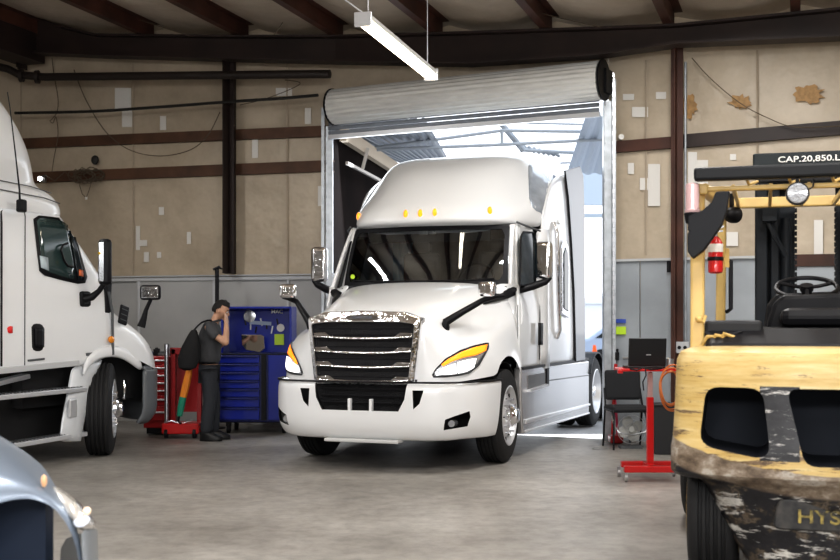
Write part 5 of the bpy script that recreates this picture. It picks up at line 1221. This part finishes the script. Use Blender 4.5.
# box fan / white fan under the chair
t = thing('floor_fan', (W(630, 420, YH_).x, YH_ - .05, .0), 0, 'small grey bladed fan standing under the black chair', 'fan')
FG = mat('fan_grey', (.50, .50, .48), .35)
for k in range(4):
    a = k * PI / 2 + .4; m = MB(); rows = []
    for i in range(5):
        r = .03 + .12 * i / 4; w_ = .02 + .05 * math.sin(PI * (i + .5) / 5)
        rows.append([(r * math.cos(a) - w_ * math.sin(a), -.02, .23 + r * math.sin(a) + w_ * math.cos(a)), (r * math.cos(a) + w_ * math.sin(a), .02, .23 + r * math.sin(a) - w_ * math.cos(a))])
    m.grid(rows); m.build('blade', FG, t, solid=.006)
MB().cyl((0, -.05, .23), (0, .07, .23), .035, n=18).build('hub', FG, t, smooth=True)
for r in (.07, .12, .17): MB().tube([(r * math.cos(a), -.06, .23 + r * math.sin(a)) for a in [2 * PI * k / 32 for k in range(32)]], .004, 5, closed=True).build('guard_ring', STEEL, t)
MB().cyl((0, .05, .03), (0, .05, .23), .014).box((0, .03, .015), (.26, .18, .03)).build('fan_stand', GREYP, t)
# red floor jack upright beside the door
t = thing('jack_handle', (W(614, 430, 14.2).x, 14.2, 0), 0, 'red and pink jack handles leaning upright beside the door track', 'jack')
m = MB().tube([(-.02, 0, .02), (.0, .02, .5), (.03, .05, .98)], .02, 8); m.build('handle', RED, t, smooth=True)
MB().tube([(.05, 0, .02), (.03, .02, .4), (-.01, .05, .82)], .016, 8).build('second_handle', mat('pink_red', (.6, .05, .12), .4), t, smooth=True)
MB().box((.02, .0, .06), (.16, .22, .10)).build('jack_body', REDD, t, bevel=.02)
# dark bins right of the chair
def bin_(px, py, Y, w_, h_, mt_, label):
    o = MB().prism([(-w_ / 2 * .9, 0), (w_ / 2 * .9, 0), (w_ / 2, h_), (-w_ / 2, h_)], 0, .3, 'Y').box((0, .15, h_ + .01), (w_ * 1.05, .33, .025)).build('storage_bin', mt_, bevel=.01); p = W(px, py, Y); o.location = (p.x, Y, 0); tag(o, label, 'bin')
bin_(666, 430, 13.0, .28, .55, mat('bin_black', (.02, .02, .022), .5), 'black storage bin to the right of the black chair')
# wall fittings right
def wallbox(px, py, w_, h_, d_, name, mt_, label, cat, fn=WR, off=.09):
    o = MB().box((0, 0, 0), (w_, d_, h_)).build(name, mt_, bevel=.008); o.location = fn(px, py, off); o.rotation_euler = (0, 0, -math.atan(.507)); return tag(o, label, cat)
b = wallbox(683, 347.5, .16, .14, .08, 'outlet_box', TRIMG, 'grey electrical outlet box at the foot of the brown column', 'outlet', off=.3)
for dx in (-.035, .035): MB().cyl((dx, -.045, 0), (dx, -.038, 0), .022, n=12).build('socket', BLACKP, b)
wallbox(669, 266.5, .045, .14, .05, 'wall_hook', BLACKP, 'small black hook on the grey wall left of the brown column', 'hook')
wallbox(621, 330.5, .13, .10, .006, 'safety_sticker', NEON, 'yellow green sticker on the grey wall next to the door', 'sticker')
wallbox(621, 321, .13, .05, .006, 'safety_sticker', mat('sticker_blue', (.05, .1, .45), .5), 'blue and white sticker above the yellow green sticker', 'sticker')
cd = MB().tube([WR(685.5, 62, .15), WR(685.5, 160, .15), WR(685.5, 342, .15)], .016, 8).build('conduit', GALV, smooth=True); P0 = WR(685.5, 200, .15)
tag(cd, 'thin grey conduit running down the wall right of the brown column', 'conduit')
o = MB().cyl((-.22, 0, 0), (.45, 0, 0), .014).build('air_line', STEEL, smooth=True); p = WR(640, 358, .1); o.location = p; o.rotation_euler = (0, 0, -math.atan(.507)); tag(o, 'thin horizontal air line on the grey wall behind the laptop', 'pipe')
for px, py in [(616, 357), (622, 358)]:
    pass
o = MB().box((0, 0, 0), (.05, .05, .10)).cyl((0, 0, .05), (0, 0, .09), .02, n=10).build('air_valve', BLACKP, bevel=.006); o.location = WR(617, 356, .12); tag(o, 'small dark valve on the air line beside the door track', 'valve')
# small cap near door frame wall
o = MB().cyl((0, -.03, 0), (0, .03, 0), .035).build('white_knob', OFFWHITE, smooth=True); o.location = WR(621, 137, .12); tag(o, 'small white sensor on the beige wall above the girt', 'sensor')
# water stain / drain ring on the floor
dr_ = MB().lathe([(0, .10), (.006, .10), (.006, .09), (0, .09), (0, .10)], 'Z', n=28, caps=False).build('floor_ring', mat('ring_grey', (.3, .3, .3), .4), smooth=True); p = W(599, 450, 1); 
Yr = H * F / (449 - YH); dr_.location = ((600 - 420) / F * Yr, Yr, .001); tag(dr_, 'thin grey ring lying on the floor in front of the door track', 'ring')

# ------------------------------------------------------------------ the man
def skin(name, verts, edges, mt, parent, sub=2, root=0):
    me = bpy.data.meshes.new(name); me.from_pydata([v[:3] for v in verts], edges, []); o = bpy.data.objects.new(name, me); C.objects.link(o)
    o.modifiers.new('k', 'SKIN'); sk = me.skin_vertices[0].data if me.skin_vertices else None
    if sk is None:
        bm = bmesh.new(); bm.from_mesh(me); bm.verts.layers.skin.verify(); bm.to_mesh(me); bm.free(); sk = me.skin_vertices[0].data
    for i, v in enumerate(verts):
        r = v[3]; sk[i].radius = (r, r) if not isinstance(r, tuple) else r; sk[i].use_root = (i == root)
    o.modifiers[0].use_smooth_shade = True
    s_ = o.modifiers.new('s', 'SUBSURF'); s_.levels = s_.render_levels = sub
    bpy.context.view_layer.update(); bake(o); o.data.materials.clear(); o.data.materials.append(mt)
    for p in o.data.polygons: p.use_smooth = True
    if parent: o.parent = parent
    return o
def join(objs, name, voxel, mt, parent):
    bm = bmesh.new()
    for o in objs:
        bm.from_mesh(o.data)
    me = bpy.data.meshes.new(name); bm.to_mesh(me); bm.free()
    for o in objs: bpy.data.objects.remove(o)
    o = bpy.data.objects.new(name, me); C.objects.link(o)
    r = o.modifiers.new('r', 'REMESH'); r.mode = 'VOXEL'; r.voxel_size = voxel; r.use_smooth_shade = True
    s_ = o.modifiers.new('sm', 'SMOOTH'); s_.iterations = 3; s_.factor = .4
    bpy.context.view_layer.update(); bake(o)
    bm = bmesh.new(); bm.from_mesh(o.data); seen = set(); isl = []
    for v in bm.verts:
        if v in seen: continue
        st = [v]; seen.add(v); c = []
        while st:
            a = st.pop(); c.append(a)
            for e_ in a.link_edges:
                b = e_.other_vert(a)
                if b not in seen: seen.add(b); st.append(b)
        isl.append(c)
    isl.sort(key=len)
    print('BODY islands', [len(c) for c in isl][-4:])
    for c in isl[:-1]: bmesh.ops.delete(bm, geom=c, context='VERTS')
    bm.to_mesh(o.data); bm.free()
    o.data.materials.clear(); o.data.materials.append(mt); o.parent = parent
    for p in o.data.polygons: p.use_smooth = True
    return o
SKIN = mat('skin', (.52, .30, .20), .55, var=.15, vscale=9); HAIR = mat('dark_hair', (.012, .010, .009), .7, bump=.6, bscale=160)
SHIRT = mat('charcoal_shirt', (.055, .056, .060), .85, bump=.3, bscale=25); PANTS = mat('dark_trousers', (.030, .033, .040), .85, bump=.4, bscale=18); SHOE = mat('black_boot', (.010, .010, .011), .5)
YP = 14.6; PX0 = W(208, 440, YP).x
MAN = thing('person', (PX0, YP, 0), 0, 'man in dark work clothes with shoulder bag standing sideways, hand raised to his face', 'person')
# pelvis root; faces +x ; near side = -y
V = [(.02, 0, .95, (.135, .15)), (.01, 0, 1.10, (.125, .14)), (.02, 0, 1.27, (.125, .16)), (.05, 0, 1.42, (.10, .13)), (.085, 0, 1.51, (.055, .055)), (.115, 0, 1.58, (.05, .05)),
     (.03, -.165, 1.43, .062), (.13, -.21, 1.33, .05), (.255, -.215, 1.245, .046), (.262, -.18, 1.36, .040), (.255, -.135, 1.47, .030),
     (.03, .165, 1.43, .062), (.05, .22, 1.30, .05), (.06, .23, 1.17, .044), (.13, .17, 1.20, .038), (.185, .08, 1.24, .028),
     (.03, -.09, .86, .09), (.045, -.10, .50, .062), (.01, -.10, .30, .055), (-.01, -.10, .09, .042),
     (.00, .09, .86, .09), (.06, .10, .50, .062), (.05, .10, .30, .055), (.05, .10, .09, .042)]
E = [(0, 1), (1, 2), (2, 3), (3, 4), (4, 5), (3, 6), (6, 7), (7, 8), (8, 9), (9, 10), (3, 11), (11, 12), (12, 13), (13, 14), (14, 15), (0, 16), (16, 17), (17, 18), (18, 19), (0, 20), (20, 21), (21, 22), (22, 23)]
V = [(a, b, c, r if isinstance(r, tuple) else (r, r)) for a, b, c, r in V]
cm = MB()
KS = {0: .8, 1: .72, 2: .72, 3: .7, 6: .72, 7: .85, 11: .72, 12: .85, 16: .8, 17: .8, 18: .8, 20: .8, 21: .8, 22: .8}
VC = [(a, b, c, (r[0] * KS.get(i_, 1), r[1] * KS.get(i_, 1))) for i_, (a, b, c, r) in enumerate(V)]
for a, b, c, r in VC: cm.sphere((a, b, c), 1, (r[0], r[1], (r[0] + r[1]) / 2), 18)
for i_, j_ in E:
    a, b = VC[i_], VC[j_]; ra, rb_ = min(a[3]), min(b[3])
    cm.cyl(a[:3], b[:3], ra, rb_, n=18)
core = cm.build('body_core', SKIN, merge=0)
# head: shaped ellipsoid + nose, chin, ears, brow
def headmesh():
    m = MB(); v = bmesh.ops.create_uvsphere(m.bm, u_segments=36, v_segments=26, radius=1)['verts']
    for q in v:
        x, y, z = q.co; 
        w_ = .074 * (1 - .20 * max(0, -z)) ; X = x * (.098 if x > 0 else .102); Y_ = y * w_; Z_ = z * .118
        if z < -.1 and x > 0: X += .012 * (-z)            # jaw forward
        if z < -.2 and x < 0: X *= 1 + .35 * (z + .2)      # nape
        if x > .6 and .0 < z < .25: X += .004              # brow
        if x > .6 and -.1 < z < .08 and abs(y) > .18: X -= .010   # eye sockets
        q.co = (X, Y_, Z_)
    m.sphere((.108, 0, -.022), .017, (1.1, .8, 1.6), 12); m.sphere((.118, 0, -.032), .012, (1, 1, .8), 10)
    m.sphere((.098, 0, -.066), .012, (.8, 2.0, .55), 12); m.sphere((.088, 0, -.098), .022, (1, 1.2, .8), 12)
    for s in (-1, 1): m.sphere((-.006, s * .076, -.012), .024, (.75, .3, 1.25), 12)
    return m
hM = Matrix.Translation((.165, 0, 1.655)) @ Matrix.Rotation(math.radians(24), 4, 'Y')
hm_ = headmesh(); bmesh.ops.transform(hm_.bm, matrix=hM, verts=hm_.bm.verts); head = hm_.build('h', SKIN)
# hands
def hand(base, direc, palmn, curl, names='h'):
    d = Vector(direc).normalized(); n = Vector(palmn).normalized(); s = d.cross(n).normalized(); b = Vector(base); out = []
    m = MB(); R = Matrix((s, d, n)).transposed().to_4x4(); m.box((0, 0, 0), (.078, .09, .026), M=Matrix.Translation(b + d * .045) @ R); p = m.build('p', SKIN, bevel=.01); bake(p); out.append(p)
    for k, L in enumerate((.068, .078, .073, .058)):
        o0 = b + d * .085 + s * (-.029 + .0195 * k); pts = [o0 - d * .02]; cur = o0; ang = 0; r_ = .0088
        pts.append(cur)
        for j, f in enumerate((.42, .32, .26)):
            ang += curl * (.7 + .2 * j) + .05 * k; cur = cur + (d * math.cos(ang) + n * math.sin(ang)) * L * f * 1.1; pts.append(cur)
        out.append(MB().tube(pts, [.0095, .0095, .009, .008, .0065], 8).build('f', SKIN))
    o0 = b + d * .02 - s * .036; out.append(MB().tube([o0 + s * .01, o0 - s * .012 + d * .02, o0 - s * .026 + d * .045 + n * .01, o0 - s * .024 + d * .068 + n * .02], [.013, .012, .010, .008], 8).build('t', SKIN))
    return out
h1 = hand((.252, -.13, 1.475), (-.02, .28, .95), (-.9, .35, 0), .30)
h2_ = hand((.185, .08, 1.24), (.3, -.8, .3), (-.9, -.2, .2), .4)
body = join([core, head] + h1 + h2_, 'body', .0085, SKIN, MAN)
# face details as children
for s in (-1, 1):
    e = MB().sphere(hM @ Vector((.088, s * .031, .006)), .011, n=10).build('eye', mat('eye_white', (.6, .58, .55), .3), body, smooth=True)
    MB().sphere(hM @ Vector((.097, s * .031, .006)), .0055, n=8).build('iris', HAIR, e, smooth=True)
    MB().tube([hM @ Vector((.094, s * .015, .028)), hM @ Vector((.095, s * .032, .034)), hM @ Vector((.082, s * .052, .028))], .005, 6).build('eyebrow', HAIR, body, smooth=True)
m = MB(); v = bmesh.ops.create_uvsphere(m.bm, u_segments=40, v_segments=30, radius=1)['verts']
rm = []
for q in v:
    x, y, z = q.co
    keep = z > .42 - .0 * x or (x < .12 and z > -.12 + .55 * max(0, x + .3)) or (x < -.35 and z > -.55) 
    if not keep: rm.append(q)
    k = 1 + .05 * math.sin(9 * x + 5 * y) * math.sin(7 * z + 3 * y)
    q.co = (x * .112 * k - .002, y * .084 * k, z * .130 * k + .004 + (.012 if x > .5 and z > .5 else 0))
bmesh.ops.delete(m.bm, geom=rm, context='VERTS'); bmesh.ops.transform(m.bm, matrix=hM, verts=m.bm.verts)
m.build('hair', HAIR, body, smooth=True, solid=.012)
# clothes
def grow(idx, add, edges, name, mt, root=0, over={}):
    mp = {i: k for k, i in enumerate(idx)}; vs = []
    for i in idx:
        a, b, c, r = V[i]; a, b, c = over.get(i, (a, b, c))[:3]; ad = over[i][3] if i in over and len(over[i]) > 3 else add
        vs.append((a, b, c, (r[0] + ad, r[1] + ad)))
    return skin(name, vs, [(mp[a], mp[b]) for a, b in edges], mt, MAN, root=root)
def mixv(a, b, t): return tuple(V[a][k] + (V[b][k] - V[a][k]) * t for k in range(3))
sh = grow([0, 1, 2, 3, 4, 6, 7, 8, 11, 12, 13], .022, [(0, 1), (1, 2), (2, 3), (3, 4), (3, 6), (6, 7), (7, 8), (3, 11), (11, 12), (12, 13)], 'shirt', SHIRT,
          over={0: (.02, 0, .93, .025), 4: (.07, 0, 1.485, .012), 8: (*mixv(7, 8, .25), .026), 13: (*mixv(12, 13, .3), .026), 1: (.0, 0, 1.10, .03)})
MB().tube([(.085 + .066 * math.cos(a), .066 * math.sin(a), 1.505 + .018 * math.cos(a)) for a in [2 * PI * k / 20 for k in range(20)]], .014, 8, closed=True).build('collar', SHIRT, sh, smooth=True)
pt = grow([0, 16, 17, 18, 19, 20, 21, 22, 23], .026, [(0, 16), (16, 17), (17, 18), (18, 19), (0, 20), (20, 21), (21, 22), (22, 23)], 'trousers', PANTS, over={0: (.01, 0, .93, .0), 19: (-.005, -.10, .075, .034), 23: (.055, .10, .075, .034), 18: (.01, -.10, .30, .034), 22: (.05, .10, .30, .034)})
MB().tube([(.01 + .118 * math.cos(a), .135 * math.sin(a), .985) for a in [2 * PI * k / 28 for k in range(28)]], .016, 6, closed=True).build('belt', BLACKP, pt, smooth=True)
for x_, y_, a_ in ((0, -.10, -.15), (.06, .10, .1)):
    m = MB(); R_ = Matrix.Translation((x_, y_, 0)) @ Matrix.Rotation(a_, 4, 'Z'); rows = []
    for z_, f in ((0, 1), (.02, 1.04), (.05, 1.0), (.085, .72), (.12, .45)):
        L0, L1 = -.085, .20 if z_ < .06 else (.12 if z_ < .1 else .05); w_ = .052 * (1 if z_ < .06 else .9)
        rows.append([R_ @ Vector((L0 + (L1 - L0) * (.5 - .5 * math.cos(t)), w_ * math.sin(t), z_)) for t in [2 * PI * k / 20 for k in range(21)]])
    m.grid(rows); m.bm.faces.ensure_lookup_table(); m.build('boot', SHOE, MAN, smooth=True, solid=-.006)
# bag slung behind his back, a thing he carries
bg_ = thing('shoulder_bag', (PX0 - .17, YP - .22, .0), 0, "black shoulder bag slung low behind the man's back", 'bag')
m = MB(); rows = []
for z_, w_, t_ in ((1.40, .03, .03), (1.37, .05, .05), (1.30, .08, .07), (1.17, .125, .09), (1.04, .14, .09), (.93, .11, .08), (.895, .04, .04)):
    rows.append([(.0 - (1.2 - z_) * .18 + w_ * math.cos(a), t_ * math.sin(a), z_) for a in [2 * PI * k / 20 for k in range(21)]])
m.grid(rows); m.build('bag_body', mat('bag_black', (.008, .008, .009), .8), bg_, smooth=True)
MB().tube([(.03, 0, 1.39), (.08, .0, 1.45), (.13, .02, 1.495), (.19, .07, 1.52), (.23, .14, 1.52)], .012, 6).build('bag_strap', BLACKP, bg_, smooth=True)

# ------------------------------------------------------------------ lights, world, camera
w = bpy.data.worlds.new('sky'); bpy.context.scene.world = w; w.use_nodes = True
nt = w.node_tree; bg = nt.nodes['Background']
tc = nt.nodes.new('ShaderNodeTexCoord'); sp = nt.nodes.new('ShaderNodeSeparateXYZ'); cr = nt.nodes.new('ShaderNodeValToRGB')
nt.links.new(tc.outputs['Generated'], sp.inputs[0]); nt.links.new(sp.outputs['Z'], cr.inputs[0]); nt.links.new(cr.outputs[0], bg.inputs[0])
e = cr.color_ramp.elements; e[0].position = 0; e[0].color = (.96, .97, 1, 1); e[1].position = .7; e[1].color = (.80, .89, 1, 1)
bg.inputs[1].default_value = 1.9
def area(name, loc, rot, sx, sy, power, col=(1, .96, .9)):
    l = bpy.data.lights.new(name, 'AREA'); l.shape = 'RECTANGLE'; l.size = sx; l.size_y = sy; l.energy = power; l.color = col
    o = bpy.data.objects.new(name, l); C.objects.link(o); o.location = loc; o.rotation_euler = rot; return o
for x, y in [(-5.5, 6), (-5.2, 11.5), (-1.8, 4), (2.2, 5), (2.4, 10.8), (5.6, 6), (-1.5, -2), (3, -2)]:
    area('strip_fill', (x, y, 4.9), (0, 0, -.3), .35, 3.2, 150, (1, .985, .965))  # unseen overhead strips added to light the shop interior
for x, y in [(-4, 9.5), (3, 8.5), (0, 3)]:
    area('ceiling_fill', (x, y, 3.9), (PI, 0, 0), 2.0, 3.0, 48, (1, .97, .93))  # upward fill added to brighten the dark ceiling, no fixture there
area('front_fill', (-1, -3, 3.4), (math.radians(80), 0, 0), 7, .5, 360, (1, .99, .98))
area('door_daylight', (.6, 17.0, 3.0), (math.radians(-72), 0, -.3), 3.6, 2.4, 90, (.9, .95, 1))
sun = bpy.data.lights.new('sun', 'SUN'); sun.energy = .6; sun.angle = .1; so = bpy.data.objects.new('sun', sun); C.objects.link(so); so.rotation_euler = (math.radians(-28), math.radians(12), 0)
cam = bpy.data.cameras.new('camera'); cam.sensor_width = 36; cam.lens = F / 840 * 36; cam.shift_y = (YH - 280) / 840
cam.dof.use_dof = True; cam.dof.focus_distance = 11.5; cam.dof.aperture_fstop = 2.8; cam.clip_end = 400
co = bpy.data.objects.new('camera', cam); C.objects.link(co); co.location = (0, 0, H); co.rotation_euler = (PI / 2, 0, 0)
bpy.context.scene.camera = co
bpy.context.scene.view_settings.view_transform = 'Standard'
vs_ = bpy.context.scene.view_settings
try: vs_.look = 'Medium High Contrast'
except Exception: pass
vs_.exposure = 0.02
